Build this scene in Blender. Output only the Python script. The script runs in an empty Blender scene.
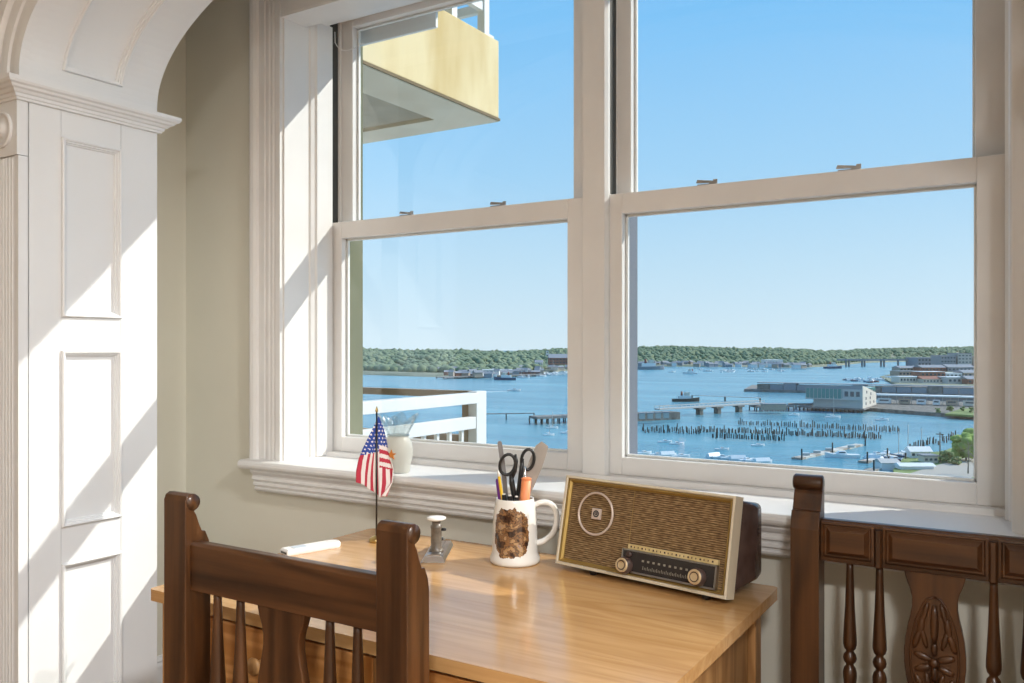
import bpy, bmesh, math, random
from mathutils import Vector, Matrix
C = bpy.context.scene.collection
SC = bpy.context.scene
R = math.radians
PI = math.pi
random.seed(7)

# ------------------------------------------------------------------ camera, sky, sun, fill lights, exposure
YAW = math.atan(524 / 854.0)
EYE = 1.31
FPX = 854.0
cam_d = bpy.data.cameras.new('camera')
cam_d.sensor_width = 36
cam_d.lens = FPX / 1024 * 36
cam_d.shift_y = 5.5 / 1024
cam_d.clip_start = 0.02
cam_d.clip_end = 20000
cam = bpy.data.objects.new('camera', cam_d)
cam.location = (0, 0, EYE)
cam.rotation_euler = (R(90), 0, YAW)
C.objects.link(cam)
SC.camera = cam

SC.view_settings.view_transform = 'Standard'
SC.view_settings.look = 'None'
SC.view_settings.gamma = 1
SC.view_settings.exposure = 0.0

world = bpy.data.worlds.new('world')
SC.world = world
world.use_nodes = True
wn = world.node_tree.nodes
wl = world.node_tree.links
for n in list(wn):
    wn.remove(n)
tc = wn.new('ShaderNodeTexCoord')
sx = wn.new('ShaderNodeSeparateXYZ')
rmp = wn.new('ShaderNodeValToRGB')
bg = wn.new('ShaderNodeBackground')
wo = wn.new('ShaderNodeOutputWorld')
wl.new(tc.outputs['Generated'], sx.inputs[0])
wl.new(sx.outputs['Z'], rmp.inputs[0])
wl.new(rmp.outputs[0], bg.inputs[0])
wl.new(bg.outputs[0], wo.inputs[0])
cr = rmp.color_ramp
cr.elements[0].position = 0.0
cr.elements[0].color = (0.70, 0.86, 0.98, 1)
cr.elements[1].position = 1.0
cr.elements[1].color = (0.10, 0.36, 0.85, 1)
for p, c in ((0.09, (0.56, 0.79, 0.98, 1)), (0.2, (0.385, 0.69, 0.99, 1)), (0.36, (0.23, 0.58, 0.99, 1))):
    e = cr.elements.new(p)
    e.color = c
bg.inputs[1].default_value = 1.05

SUN_DIR = Vector((1.0, 1.0, 1.06)).normalized()
sd = bpy.data.lights.new('sun', 'SUN')
sd.energy = 4.8
sd.angle = R(0.5)
sd.color = (1.0, 0.95, 0.87)
sun = bpy.data.objects.new('sun', sd)
sun.rotation_euler = SUN_DIR.to_track_quat('Z', 'Y').to_euler()
sun.location = (20, 30, 30)
C.objects.link(sun)

FILL_POWER = 124.0  # power of each added fill light

# ------------------------------------------------------------------ materials
def mat(name, col, rough=0.5, metal=0.0, spec=0.5):
    m = bpy.data.materials.new(name)
    m.use_nodes = True
    b = m.node_tree.nodes['Principled BSDF']
    b.inputs['Base Color'].default_value = (*col, 1)
    b.inputs['Roughness'].default_value = rough
    b.inputs['Metallic'].default_value = metal
    b.inputs['Specular IOR Level'].default_value = spec
    return m

def noisy(name, c1, c2, scale, stretch=(1, 1, 1), rough=0.5, detail=4, bump=0.0, lo=0.35, hi=0.65, spec=0.5, dist=0.0, c3=None):
    m = mat(name, c1, rough, 0, spec)
    nt = m.node_tree
    b = nt.nodes['Principled BSDF']
    t = nt.nodes.new('ShaderNodeTexCoord')
    mp = nt.nodes.new('ShaderNodeMapping')
    mp.inputs['Scale'].default_value = stretch
    n = nt.nodes.new('ShaderNodeTexNoise')
    n.inputs['Scale'].default_value = scale
    n.inputs['Detail'].default_value = detail
    n.inputs['Distortion'].default_value = dist
    r = nt.nodes.new('ShaderNodeValToRGB')
    r.color_ramp.elements[0].position = lo
    r.color_ramp.elements[0].color = (*c1, 1)
    r.color_ramp.elements[1].position = hi
    r.color_ramp.elements[1].color = (*c2, 1)
    if c3:
        e = r.color_ramp.elements.new((lo + hi) / 2)
        e.color = (*c3, 1)
    nt.links.new(t.outputs['Object'], mp.inputs[0])
    nt.links.new(mp.outputs[0], n.inputs['Vector'])
    nt.links.new(n.outputs['Fac'], r.inputs[0])
    nt.links.new(r.outputs[0], b.inputs['Base Color'])
    if bump:
        bp = nt.nodes.new('ShaderNodeBump')
        bp.inputs['Strength'].default_value = bump
        bp.inputs['Distance'].default_value = 0.002
        nt.links.new(n.outputs['Fac'], bp.inputs['Height'])
        nt.links.new(bp.outputs[0], b.inputs['Normal'])
    return m

def wood(name, dark, light, along, rough=0.35, scale=1.0, coat=0.0, ring=0.5):
    """grain: long streaks along one axis plus a distorted band pattern"""
    m = mat(name, dark, rough)
    nt = m.node_tree
    b = nt.nodes['Principled BSDF']
    b.inputs['Coat Weight'].default_value = coat
    b.inputs['Coat Roughness'].default_value = 0.12
    t = nt.nodes.new('ShaderNodeTexCoord')
    st = {'X': (2.2, 60, 60), 'Y': (60, 2.2, 60), 'Z': (60, 60, 2.2)}[along]
    mp = nt.nodes.new('ShaderNodeMapping')
    mp.inputs['Scale'].default_value = [s * scale for s in st]
    n1 = nt.nodes.new('ShaderNodeTexNoise')
    n1.inputs['Scale'].default_value = 1.0
    n1.inputs['Detail'].default_value = 6
    n1.inputs['Roughness'].default_value = 0.65
    st2 = {'X': (1.2, 9, 9), 'Y': (9, 1.2, 9), 'Z': (9, 9, 1.2)}[along]
    mp2 = nt.nodes.new('ShaderNodeMapping')
    mp2.inputs['Scale'].default_value = [s * scale for s in st2]
    n2 = nt.nodes.new('ShaderNodeTexNoise')
    n2.inputs['Scale'].default_value = 1.0
    n2.inputs['Detail'].default_value = 2
    n2.inputs['Distortion'].default_value = 0.6
    w = nt.nodes.new('ShaderNodeMath')
    w.operation = 'MULTIPLY'
    w.inputs[1].default_value = 40
    sn = nt.nodes.new('ShaderNodeMath')
    sn.operation = 'SINE'
    mr = nt.nodes.new('ShaderNodeMapRange')
    mr.inputs[1].default_value = -1
    mr.inputs[2].default_value = 1
    mx = nt.nodes.new('ShaderNodeMix')
    mx.inputs[0].default_value = ring
    r = nt.nodes.new('ShaderNodeValToRGB')
    r.color_ramp.elements[0].position = 0.25
    r.color_ramp.elements[0].color = (*dark, 1)
    r.color_ramp.elements[1].position = 0.72
    r.color_ramp.elements[1].color = (*light, 1)
    L = nt.links.new
    L(t.outputs['Object'], mp.inputs[0]); L(mp.outputs[0], n1.inputs['Vector'])
    L(t.outputs['Object'], mp2.inputs[0]); L(mp2.outputs[0], n2.inputs['Vector'])
    L(n2.outputs['Fac'], w.inputs[0]); L(w.outputs[0], sn.inputs[0]); L(sn.outputs[0], mr.inputs[0])
    L(n1.outputs['Fac'], mx.inputs[2]); L(mr.outputs[0], mx.inputs[3])
    L(mx.outputs[0], r.inputs[0]); L(r.outputs[0], b.inputs['Base Color'])
    bp = nt.nodes.new('ShaderNodeBump')
    bp.inputs['Strength'].default_value = 0.12
    bp.inputs['Distance'].default_value = 0.001
    L(n1.outputs['Fac'], bp.inputs['Height']); L(bp.outputs[0], b.inputs['Normal'])
    return m

def pane_mat(name, tint=(0.97, 0.985, 0.98), ior=1.5):
    m = bpy.data.materials.new(name)
    m.use_nodes = True
    nt = m.node_tree
    for n in list(nt.nodes):
        nt.nodes.remove(n)
    o = nt.nodes.new('ShaderNodeOutputMaterial')
    mx = nt.nodes.new('ShaderNodeMixShader')
    tr = nt.nodes.new('ShaderNodeBsdfTransparent')
    tr.inputs[0].default_value = (*tint, 1)
    gl = nt.nodes.new('ShaderNodeBsdfGlossy')
    gl.inputs['Roughness'].default_value = 0.0
    fr = nt.nodes.new('ShaderNodeFresnel')
    # the pane is a closed slab: on its back faces the ratio is turned round so both faces reflect alike
    ge = nt.nodes.new('ShaderNodeNewGeometry')
    io = nt.nodes.new('ShaderNodeMapRange')
    io.inputs[3].default_value = ior
    io.inputs[4].default_value = 1 / ior
    nt.links.new(ge.outputs['Backfacing'], io.inputs[0])
    nt.links.new(io.outputs[0], fr.inputs['IOR'])
    nt.links.new(fr.outputs[0], mx.inputs[0])
    nt.links.new(tr.outputs[0], mx.inputs[1])
    nt.links.new(gl.outputs[0], mx.inputs[2])
    nt.links.new(mx.outputs[0], o.inputs[0])
    return m

M = {}
M['white'] = noisy('white_paint', (0.79, 0.80, 0.81), (0.82, 0.83, 0.84), 3.0, rough=0.38)
M['trimwhite'] = noisy('white_window_paint', (0.78, 0.765, 0.745), (0.82, 0.805, 0.785), 5.0, rough=0.4)
M['green'] = noisy('sage_wall_paint', (0.73, 0.70, 0.595), (0.76, 0.73, 0.625), 2.0, rough=0.75)
M['ceil'] = mat('ceiling_paint', (0.85, 0.83, 0.79), 0.9)
M['floor'] = wood('floor_boards', (0.20, 0.10, 0.045), (0.38, 0.21, 0.10), 'Y', 0.4)
M['oak_top'] = wood('oak_top', (0.46, 0.245, 0.090), (0.60, 0.355, 0.150), 'X', 0.24, 1.0, 0.45, 0.22)
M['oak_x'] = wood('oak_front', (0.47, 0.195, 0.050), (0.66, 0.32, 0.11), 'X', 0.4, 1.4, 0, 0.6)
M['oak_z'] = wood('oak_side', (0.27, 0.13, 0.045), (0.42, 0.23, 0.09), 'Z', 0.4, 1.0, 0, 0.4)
M['dark_z'] = wood('walnut_upright', (0.024, 0.0085, 0.003), (0.108, 0.043, 0.0145), 'Z', 0.33, 0.8, 0.1, 0.25)
M['dark_x'] = wood('walnut_rail', (0.024, 0.0085, 0.003), (0.108, 0.043, 0.0145), 'X', 0.33, 0.8, 0.1, 0.25)
M['leather'] = mat('seat_leather', (0.06, 0.025, 0.012), 0.45)
M['black'] = mat('black_plastic', (0.012, 0.012, 0.013), 0.3)
M['shadowgap'] = mat('dark_channel', (0.06, 0.06, 0.055), 0.6)  # dark colour standing in for shade inside narrow gaps
M['chrome'] = mat('chrome', (0.82, 0.82, 0.84), 0.12, 1.0)
M['steel'] = mat('brushed_steel', (0.55, 0.55, 0.57), 0.28, 1.0)
M['grip'] = noisy('ribbed_grey_metal', (0.09, 0.072, 0.055), (0.16, 0.13, 0.10), 60, rough=0.3)
M['hardware'] = mat('sash_hardware', (0.42, 0.42, 0.42), 0.35, 0.8)
M['glass'] = pane_mat('window_glass')
M['concrete'] = noisy('yellow_painted_concrete', (0.66, 0.47, 0.20), (0.76, 0.66, 0.46), 1.6, (1, 1.6, 0.45), rough=0.85, detail=10, lo=0.30, hi=0.72, c3=(0.84, 0.68, 0.40))
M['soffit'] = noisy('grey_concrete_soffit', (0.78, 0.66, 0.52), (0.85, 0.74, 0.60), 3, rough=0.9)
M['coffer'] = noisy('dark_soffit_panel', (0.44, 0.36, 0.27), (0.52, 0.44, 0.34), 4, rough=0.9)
M['extwall'] = noisy('yellow_green_render', (0.13, 0.135, 0.075), (0.18, 0.18, 0.105), 2, rough=0.9)
M['ext_white'] = mat('outdoor_white_paint', (0.82, 0.81, 0.80), 0.5)
M['steelblue'] = mat('grey_blue_flashing', (0.15, 0.16, 0.19), 0.5)
M['lampglass'] = mat('lamp_opal', (0.9, 0.88, 0.82), 0.4)
M['brass'] = mat('brass', (0.55, 0.40, 0.16), 0.3, 1.0)

# ------------------------------------------------------------------ mesh builder
class MB:
    def __init__(s):
        s.v = []; s.f = []; s.m = []; s.s = []; s.ms = 0; s.sm = False; s.T = None
    def av(s, p):
        if s.T is not None:
            p = s.T @ Vector(p)
        s.v.append((p[0], p[1], p[2]))
        return len(s.v) - 1
    def af(s, ids, sm=None):
        s.f.append(tuple(ids)); s.m.append(s.ms); s.s.append(s.sm if sm is None else sm)
    def box(s, x0, x1, y0, y1, z0, z1):
        i = [s.av(p) for p in ((x0, y0, z0), (x1, y0, z0), (x1, y1, z0), (x0, y1, z0), (x0, y0, z1), (x1, y0, z1), (x1, y1, z1), (x0, y1, z1))]
        for q in ((3, 2, 1, 0), (4, 5, 6, 7), (0, 1, 5, 4), (1, 2, 6, 5), (2, 3, 7, 6), (3, 0, 4, 7)):
            s.af([i[k] for k in q], False)
        return s
    def quadbox(s, a, b, c, d, z0, z1):
        """four plan corners"""
        i = [s.av((p[0], p[1], z0)) for p in (a, b, c, d)] + [s.av((p[0], p[1], z1)) for p in (a, b, c, d)]
        for q in ((3, 2, 1, 0), (4, 5, 6, 7), (0, 1, 5, 4), (1, 2, 6, 5), (2, 3, 7, 6), (3, 0, 4, 7)):
            s.af([i[k] for k in q], False)
        return s
    def loft(s, rings, caps=True, closed=True, sm=False, loop=False):
        ids = [[s.av(p) for p in r] for r in rings]
        n = len(ids[0])
        rng = range(len(ids)) if loop else range(len(ids) - 1)
        for k in rng:
            a, b = ids[k], ids[(k + 1) % len(ids)]
            for j in range(n if closed else n - 1):
                j2 = (j + 1) % n
                s.af((a[j], a[j2], b[j2], b[j]), sm)
        if caps and closed and not loop:
            s.af(ids[0][::-1], False); s.af(ids[-1], False)
        return s
    def prism(s, poly, axis, a0, a1, sm=False):
        def P(p, a):
            return {'x': (a, p[0], p[1]), 'y': (p[0], a, p[1]), 'z': (p[0], p[1], a)}[axis]
        return s.loft([[P(p, a0) for p in poly], [P(p, a1) for p in poly]], True, True, sm)
    def tube(s, pts, rad, n=8, sm=True, caps=True, flat=1.0, up=None):
        pts = [Vector(p) for p in pts]
        rings = []
        prev = None
        for k, p in enumerate(pts):
            t = (pts[min(k + 1, len(pts) - 1)] - pts[max(k - 1, 0)])
            if t.length < 1e-9:
                t = Vector((0, 0, 1))
            t.normalize()
            if prev is None:
                u = Vector(up) if up else (Vector((0, 0, 1)) if abs(t.z) < 0.9 else Vector((1, 0, 0)))
            else:
                u = prev
            a = (u - t * u.dot(t)).normalized()
            b = t.cross(a)
            prev = a
            r = rad[k] if isinstance(rad, (list, tuple)) else rad
            rings.append([p + a * (r * math.cos(2 * PI * j / n)) + b * (r * flat * math.sin(2 * PI * j / n)) for j in range(n)])
        return s.loft(rings, caps, True, sm)
    def lathe(s, prof, n=20, c=(0, 0, 0), axis='z', sm=True, caps=True):
        rings = []
        for r, z in prof:
            ring = []
            for j in range(n):
                x, y = r * math.cos(2 * PI * j / n), r * math.sin(2 * PI * j / n)
                p = {'z': (x, y, z), 'y': (y, z, x), 'x': (z, x, y)}[axis]
                ring.append((c[0] + p[0], c[1] + p[1], c[2] + p[2]))
            rings.append(ring)
        return s.loft(rings, caps, True, sm)
    def torus(s, c, r, rr, axis='y', n=36, k=8, squash=1.0):
        rings = []
        for i in range(n):
            a = 2 * PI * i / n
            ring = []
            for j in range(k):
                b = 2 * PI * j / k
                q = r + rr * math.cos(b)
                h = rr * math.sin(b)
                p = {'y': (q * math.cos(a) * squash, h, q * math.sin(a)), 'z': (q * math.cos(a) * squash, q * math.sin(a), h), 'x': (h, q * math.cos(a) * squash, q * math.sin(a))}[axis]
                ring.append((c[0] + p[0], c[1] + p[1], c[2] + p[2]))
            rings.append(ring)
        return s.loft(rings, False, True, True, loop=True)
    def ellipsoid(s, c, rx, ry, rz, rot=0.0, n=10, k=6):
        """flattened petal, turned by rot about the y axis"""
        rings = []
        for i in range(1, k):
            a = PI * i / k
            ring = []
            for j in range(n):
                b = 2 * PI * j / n
                x, y, z = rx * math.sin(a) * math.cos(b), ry * math.sin(a) * math.sin(b), rz * math.cos(a)
                ring.append((c[0] + x * math.cos(rot) + z * math.sin(rot), c[1] + y, c[2] - x * math.sin(rot) + z * math.cos(rot)))
            rings.append(ring)
        return s.loft(rings, True, True, True)
    def sweep(s, path, prof, closed=False, sm=False):
        """plan path (x, y); prof (out, z); out is to the right of travel"""
        n = len(path)
        rings = []
        for k in range(n):
            p = Vector(path[k])
            d0 = (p - Vector(path[k - 1])).normalized() if (k > 0 or closed) else None
            d1 = (Vector(path[(k + 1) % n]) - p).normalized() if (k < n - 1 or closed) else None
            d0 = d0 or d1; d1 = d1 or d0
            n0 = Vector((d0.y, -d0.x)); n1 = Vector((d1.y, -d1.x))
            mm = (n0 + n1)
            mm = mm / (mm.length_squared / 2) if mm.length > 1e-6 else n0
            rings.append([(p.x + mm.x * o, p.y + mm.y * o, z) for o, z in prof])
        return s.loft(rings, True, True, sm)
    def mesh(s, name, mats):
        me = bpy.data.meshes.new(name)
        me.from_pydata(s.v, [], s.f)
        for m in mats:
            me.materials.append(m)
        me.polygons.foreach_set('material_index', s.m)
        me.polygons.foreach_set('use_smooth', s.s)
        bm = bmesh.new(); bm.from_mesh(me)
        bmesh.ops.recalc_face_normals(bm, faces=bm.faces)
        bm.to_mesh(me); bm.free()
        me.update()
        return me

def obj(name, mb, m, parent=None, bev=0.0, label=None, kind=None, solid=None):
    me = mb if isinstance(mb, bpy.types.Mesh) else mb.mesh(name, m if isinstance(m, list) else [m])
    o = bpy.data.objects.new(name, me)
    C.objects.link(o)
    if parent is not None:
        o.parent = parent
    if bev:
        b = o.modifiers.new('bevel', 'BEVEL')
        b.width = bev; b.segments = 2; b.limit_method = 'ANGLE'; b.angle_limit = R(40)
        b.harden_normals = False
    if label:
        o['label'] = label
    if kind:
        o['kind'] = kind
    return o

def tag(o, label=None, cat=None, group=None, kind=None):
    if label: o['label'] = label
    if cat: o['category'] = cat
    if group: o['group'] = group
    if kind: o['kind'] = kind
    return o

def thing(name, label, cat, loc=(0, 0, 0), rotz=0.0, group=None, kind=None):
    o = bpy.data.objects.new(name, None)
    C.objects.link(o)
    o.empty_display_size = 0.05
    o.location = loc
    o.rotation_euler = (0, 0, rotz)
    return tag(o, label, cat, group, kind)

def struct(name, mb, m, label, cat, bev=0.0):
    o = obj(name, mb, m, None, bev)
    return tag(o, label, cat, None, 'structure')

def copy_tree(o, parent=None):
    c = o.copy()
    C.objects.link(c)
    if parent is not None:
        c.parent = parent
    for ch in list(o.children):
        copy_tree(ch, c)
    return c

def B(*a):
    return MB().box(*a)

# ================================================================== ROOM SHELL
XP, YA, YB = -2.484, 1.373, 1.798          # arch jamb plane, front and rear of its lining
XS = -2.834                                 # left side wall of the bay
DW = 2.18                                   # window wall
XR = 0.50
ACX, AA, AB, AZ = -1.165, 1.319, 0.49, 2.10  # arch centre, half span, rise, spring height
RX0, RX1, RY0, CZ = -4.6, 2.6, -4.2, 3.0

struct('floor', B(RX0, RX1, RY0, 2.58, -0.1, 0), M['floor'], 'dark stained wooden board floor of the room', 'floor')
struct('ceiling', B(RX0, RX1, RY0, 2.58, CZ, CZ + 0.1), M['ceil'], 'plain white ceiling over the room', 'ceiling')
struct('wall_left', B(RX0 - 0.1, RX0, RY0, 1.8, 0, CZ), M['green'], 'sage wall of the front room on the left', 'wall')
struct('wall_right', B(RX1, RX1 + 0.1, RY0, 1.8, 0, CZ), M['green'], 'sage wall of the front room on the right', 'wall')
struct('wall_back', B(RX0, RX1, RY0 - 0.1, RY0, 0, CZ), M['green'], 'sage wall behind the viewer', 'wall')
struct('wall_bay_left', B(XS - 0.1, XS, YB, DW + 0.4, 0, CZ), M['green'], 'sage side wall between the arch and the window wall', 'wall')
struct('wall_bay_right', B(XR, XR + 0.1, YB, DW + 0.4, 0, CZ), M['green'], 'sage side wall right of the window', 'wall')

# window wall with its opening
OX0, OX1, OZ0, OZ1, YO = -2.30, -0.03, 0.87, 2.56, 2.58
w = MB()
w.box(XS, OX0, DW, YO - 0.04, 0, CZ); w.box(OX1, XR, DW, YO - 0.04, 0, CZ)
w.box(OX0, OX1, DW, YO - 0.04, 0, OZ0); w.box(OX0, OX1, DW, YO - 0.04, 2.62, CZ)
struct('wall_window', w, M['green'], 'sage painted wall around and under the big window', 'wall')
w = MB()
w.box(-9, OX0 + 0.0, YO - 0.04, YO, -3, 8); w.box(OX1, 6, YO - 0.04, YO, -3, 8)
w.box(OX0, OX1, YO - 0.04, YO, -3, OZ0); w.box(OX0, OX1, YO - 0.04, YO, OZ1 + 0.005, 8)
w.box(-2.38, OX0 + 0.022, 2.505, YO, OZ0, OZ1)
struct('wall_outside', w, M['extwall'], 'yellow green rendered outer face of the building around the window', 'wall')

# baseboards
bp = [(0, 0), (0.018, 0), (0.018, 0.105), (0.012, 0.118), (0.016, 0.124), (0.010, 0.137), (0, 0.141)]
struct('baseboard_bay_left', MB().sweep([(XS, YB), (XS, DW)], bp), M['white'], 'white moulded baseboard on the side wall beside the arch', 'baseboard')
struct('baseboard_window', MB().sweep([(XS, DW), (XR, DW)], bp), M['white'], 'white moulded baseboard under the window', 'baseboard')

# arch wall -------------------------------------------------------
def arch_pt(t, y, h=0.0):
    """t from 0 at the left spring to pi at the right; h pushes toward the inside"""
    x, z = ACX - AA * math.cos(t), AZ + AB * math.sin(t)
    nx, nz = math.cos(t) / AA, -math.sin(t) / AB
    l = math.hypot(nx, nz)
    return (x + h * nx / l, y, z + h * nz / l)
aw = MB()
TN = 48
for yy0, yy1 in ((YA, YB),):
    top = []
    for k in range(TN):
        t0, t1 = PI * k / TN, PI * (k + 1) / TN
        a, b = arch_pt(t0, 0, -0.012), arch_pt(t1, 0, -0.012)
        aw.loft([[(a[0], yy0, a[2]), (b[0], yy0, b[2]), (b[0], yy0, CZ), (a[0], yy0, CZ)],
                 [(a[0], yy1, a[2]), (b[0], yy1, b[2]), (b[0], yy1, CZ), (a[0], yy1, CZ)]])
aw.box(RX0, XP - 0.012, YA, YB, 0, CZ)
aw.box(ACX * 2 - XP + 0.012, RX1, YA, YB, 0, CZ)
struct('wall_arch', aw, M['white'], 'thick wall carrying the wide white panelled arch', 'wall')

# moulded panel helper: S(s, y, h) maps the flat panel to space
def panel_loop(S, s0, s1, y0, y1, ns, dscale=1.0, flat=True):
    prof = [(0, 0), (0.001, 0.008), (0.004, 0.010), (0.008, 0.0085), (0.0095, 0.003), (0.013, 0.0022), (0.0140, -0.004), (0.0175, -0.005), (0.0185, -0.011)]
    mb = MB()
    def ring(d, h):
        a0, a1, b0, b1 = s0 + d * dscale, s1 - d * dscale, y0 + d, y1 - d
        pts = [S(a0 + (a1 - a0) * k / ns, b0, h) for k in range(ns + 1)]
        pts += [S(a1 + (a0 - a1) * k / ns, b1, h) for k in range(ns + 1)]
        return pts
    mb.loft([ring(d, h) for d, h in prof], caps=False)
    face = MB()
    d, h = prof[-1]
    a0, a1, b0, b1 = s0 + d * dscale, s1 - d * dscale, y0 + d, y1 - d
    for k in range(ns):
        q0, q1 = a0 + (a1 - a0) * k / ns, a0 + (a1 - a0) * (k + 1) / ns
        face.af([face.av(S(q0, b0, h)), face.av(S(q0, b1, h)), face.av(S(q1, b1, h)), face.av(S(q1, b0, h))], ns > 1)
    return mb, face

PY0, PY1 = 1.471, 1.667
PZ = [(0.16, 0.661), (0.77, 1.299), (1.40, 1.938)]
jamb = thing('trim_arch', 'white panelled arch lining with three tall panels and a moulded cap', 'arch', (XP, (YA + YB) / 2, 0), 0, None, 'structure')
JO = Vector(jamb.location)
def local(p):
    return (p[0] - JO.x, p[1] - JO.y, p[2] - JO.z)
class LMB(MB):
    def av(s, p):
        return MB.av(s, local(p))
def SJ(s, y, h):
    return local((XP + h, y, s))
def relocal(mb):
    return mb
for side in (0, 1):
    sgn = 1 if side == 0 else -1
    xj = XP if side == 0 else 2 * ACX - XP
    def SS(s, y, h, xj=xj, sgn=sgn):
        return local((xj + sgn * h, y, s))
    lin = MB()
    def strip(z0, z1, y0, y1):
        lin.af([lin.av(SS(z0, y0, 0)), lin.av(SS(z0, y1, 0)), lin.av(SS(z1, y1, 0)), lin.av(SS(z1, y0, 0))])
    for a, b in ((YA, PY0), (PY1, YB)):
        # stiles with thickness so their joints show
        x0, x1 = sorted((xj - sgn * 0.012, xj))
        p0, p1 = local((x0, a + (0.0006 if a != YA else 0.003), 0)), local((x1, b - (0.0006 if b != YB else 0), 2.03))
        obj('stile', MB().box(p0[0], p1[0], p0[1], p1[1], p0[2], p1[2]), M['white'], jamb)
    zs = [0.0] + [q for z in PZ for q in z] + [2.03]
    for k in range(0, len(zs), 2):
        x0, x1 = sorted((xj - sgn * 0.0125, xj - sgn * 0.0005))
        p0, p1 = local((x0, PY0 + 0.0006, zs[k])), local((x1, PY1 - 0.0006, zs[k + 1]))
        obj('rail', MB().box(p0[0], p1[0], p0[1], p1[1], p0[2], p1[2]), M['white'], jamb)
    for z0, z1 in PZ:
        mo, fa = panel_loop(SS, z0, z1, PY0, PY1, 1)
        pn = obj('panel', fa, M['white'], jamb)
        obj('panel_moulding', mo, M['white'], pn)

# soffit: stiles, rails and three curved panels
def SA(t, y, h):
    return local(arch_pt(t, y, h))
PT = [(0.075, 1.02), (1.09, PI - 1.09), (PI - 1.02, PI - 0.075)]
sof = MB()
def arc_strip(t0, t1, y0, y1, n, h=0.0):
    for k in range(n):
        a, b = t0 + (t1 - t0) * k / n, t0 + (t1 - t0) * (k + 1) / n
        sof.af([sof.av(SA(a, y0, h)), sof.av(SA(a, y1, h)), sof.av(SA(b, y1, h)), sof.av(SA(b, y0, h))], True)
arc_strip(0, PI, YA, PY0, 80); arc_strip(0, PI, PY1, YB, 80)
ts = [0] + [q for t in PT for q in t] + [PI]
for k in range(0, len(ts), 2):
    arc_strip(ts[k], ts[k + 1], PY0, PY1, 4)
for sgn, xj in ((1, XP), (-1, 2 * ACX - XP)):
    sof.af([sof.av(local((xj, YA, 2.02))), sof.av(local((xj, YB, 2.02))), sof.av(local((xj, YB, AZ))), sof.av(local((xj, YA, AZ)))])
obj('soffit_lining', sof, M['white'], jamb)
for t0, t1 in PT:
    mo, fa = panel_loop(SA, t0, t1, PY0, PY1, 30, 1 / 0.6)
    pn = obj('soffit_panel', fa, M['white'], jamb)
    obj('panel_moulding', mo, M['white'], pn)
# cap moulding round the pier
capp = [(-0.01, 2.018), (0.010, 2.018), (0.012, 2.024), (0.016, 2.026), (0.018, 2.034), (0.024, 2.036), (0.030, 2.043), (0.038, 2.046), (0.042, 2.052), (0.050, 2.056), (0.054, 2.062), (0.054, 2.073), (-0.01, 2.073)]
for sgn, xj in ((1, XP), (-1, 2 * ACX - XP)):
    cm = MB()
    path = [(xj - sgn * 0.34, YB), (xj, YB), (xj, YA - 0.028), (xj - sgn * 0.34, YA - 0.028)]
    cm.sweep(path, [((o if sgn < 0 else -o), z) for o, z in capp])
    # make the sweep run on the open side
    cm.v = [local(p) for p in cm.v]
    obj('cap_moulding', cm, M['white'], jamb)
    # fluted face casing and rosette on the room side
    fc = MB()
    fl = [(0, 0)]
    x = 0.004
    fl += [(0.004, 0.0)]
    prof = [(0.0, 0.012), (0.0, 0.0), (0.016, 0.0)]
    for k in range(7):
        b = 0.020 + k * 0.017
        prof += [(b, 0.0), (b + 0.003, 0.006), (b + 0.0095, 0.006), (b + 0.0125, 0.0)]
    prof += [(0.145, 0.0), (0.145, 0.027), (0.0, 0.027)]
    yf = YA - 0.028
    pts = [(xj - sgn * q[0], yf + q[1]) for q in prof]
    fc.prism([(local((p[0], p[1], 0))[0], local((p[0], p[1], 0))[1]) for p in pts], 'z', 0.0, 1.86)
    obj('fluted_casing', fc, M['white'], jamb)
    rb = MB()
    a, b = sorted((xj, xj - sgn * 0.148))
    p0, p1 = local((a, yf - 0.004, 1.862)), local((b, YA - 0.001, 2.02))
    rb.box(p0[0], p1[0], p0[1], p1[1], p0[2], p1[2])
    cc = local((xj - sgn * 0.074, yf - 0.004, 1.94))
    rb.lathe([(0.052, 0.002), (0.052, -0.006), (0.044, -0.008), (0.040, -0.002), (0.024, -0.002), (0.020, -0.010), (0.004, -0.013)], 28, cc, 'y')
    obj('rosette_block', rb, M['white'], jamb)
# archivolt on the room side
av_ = MB()
def arc_prof(prof, n=72):
    rings = []
    for k in range(n + 1):
        t = PI * k / n
        rings.append([SA(t, YA - d, -o) for o, d in prof])
    return [[(p[0], p[1], 2.06) for p in rings[0]]] + rings + [[(p[0], p[1], 2.06) for p in rings[-1]]]
av_.loft(arc_prof([(0.0, 0.0), (0.0, 0.026), (0.022, 0.028), (0.026, 0.020), (0.060, 0.020), (0.064, 0.026), (0.080, 0.028), (0.086, 0.018), (0.118, 0.018), (0.124, 0.032), (0.150, 0.034), (0.152, 0.0)]), True, True, False)
obj('archivolt', av_, M['white'], jamb)

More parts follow.
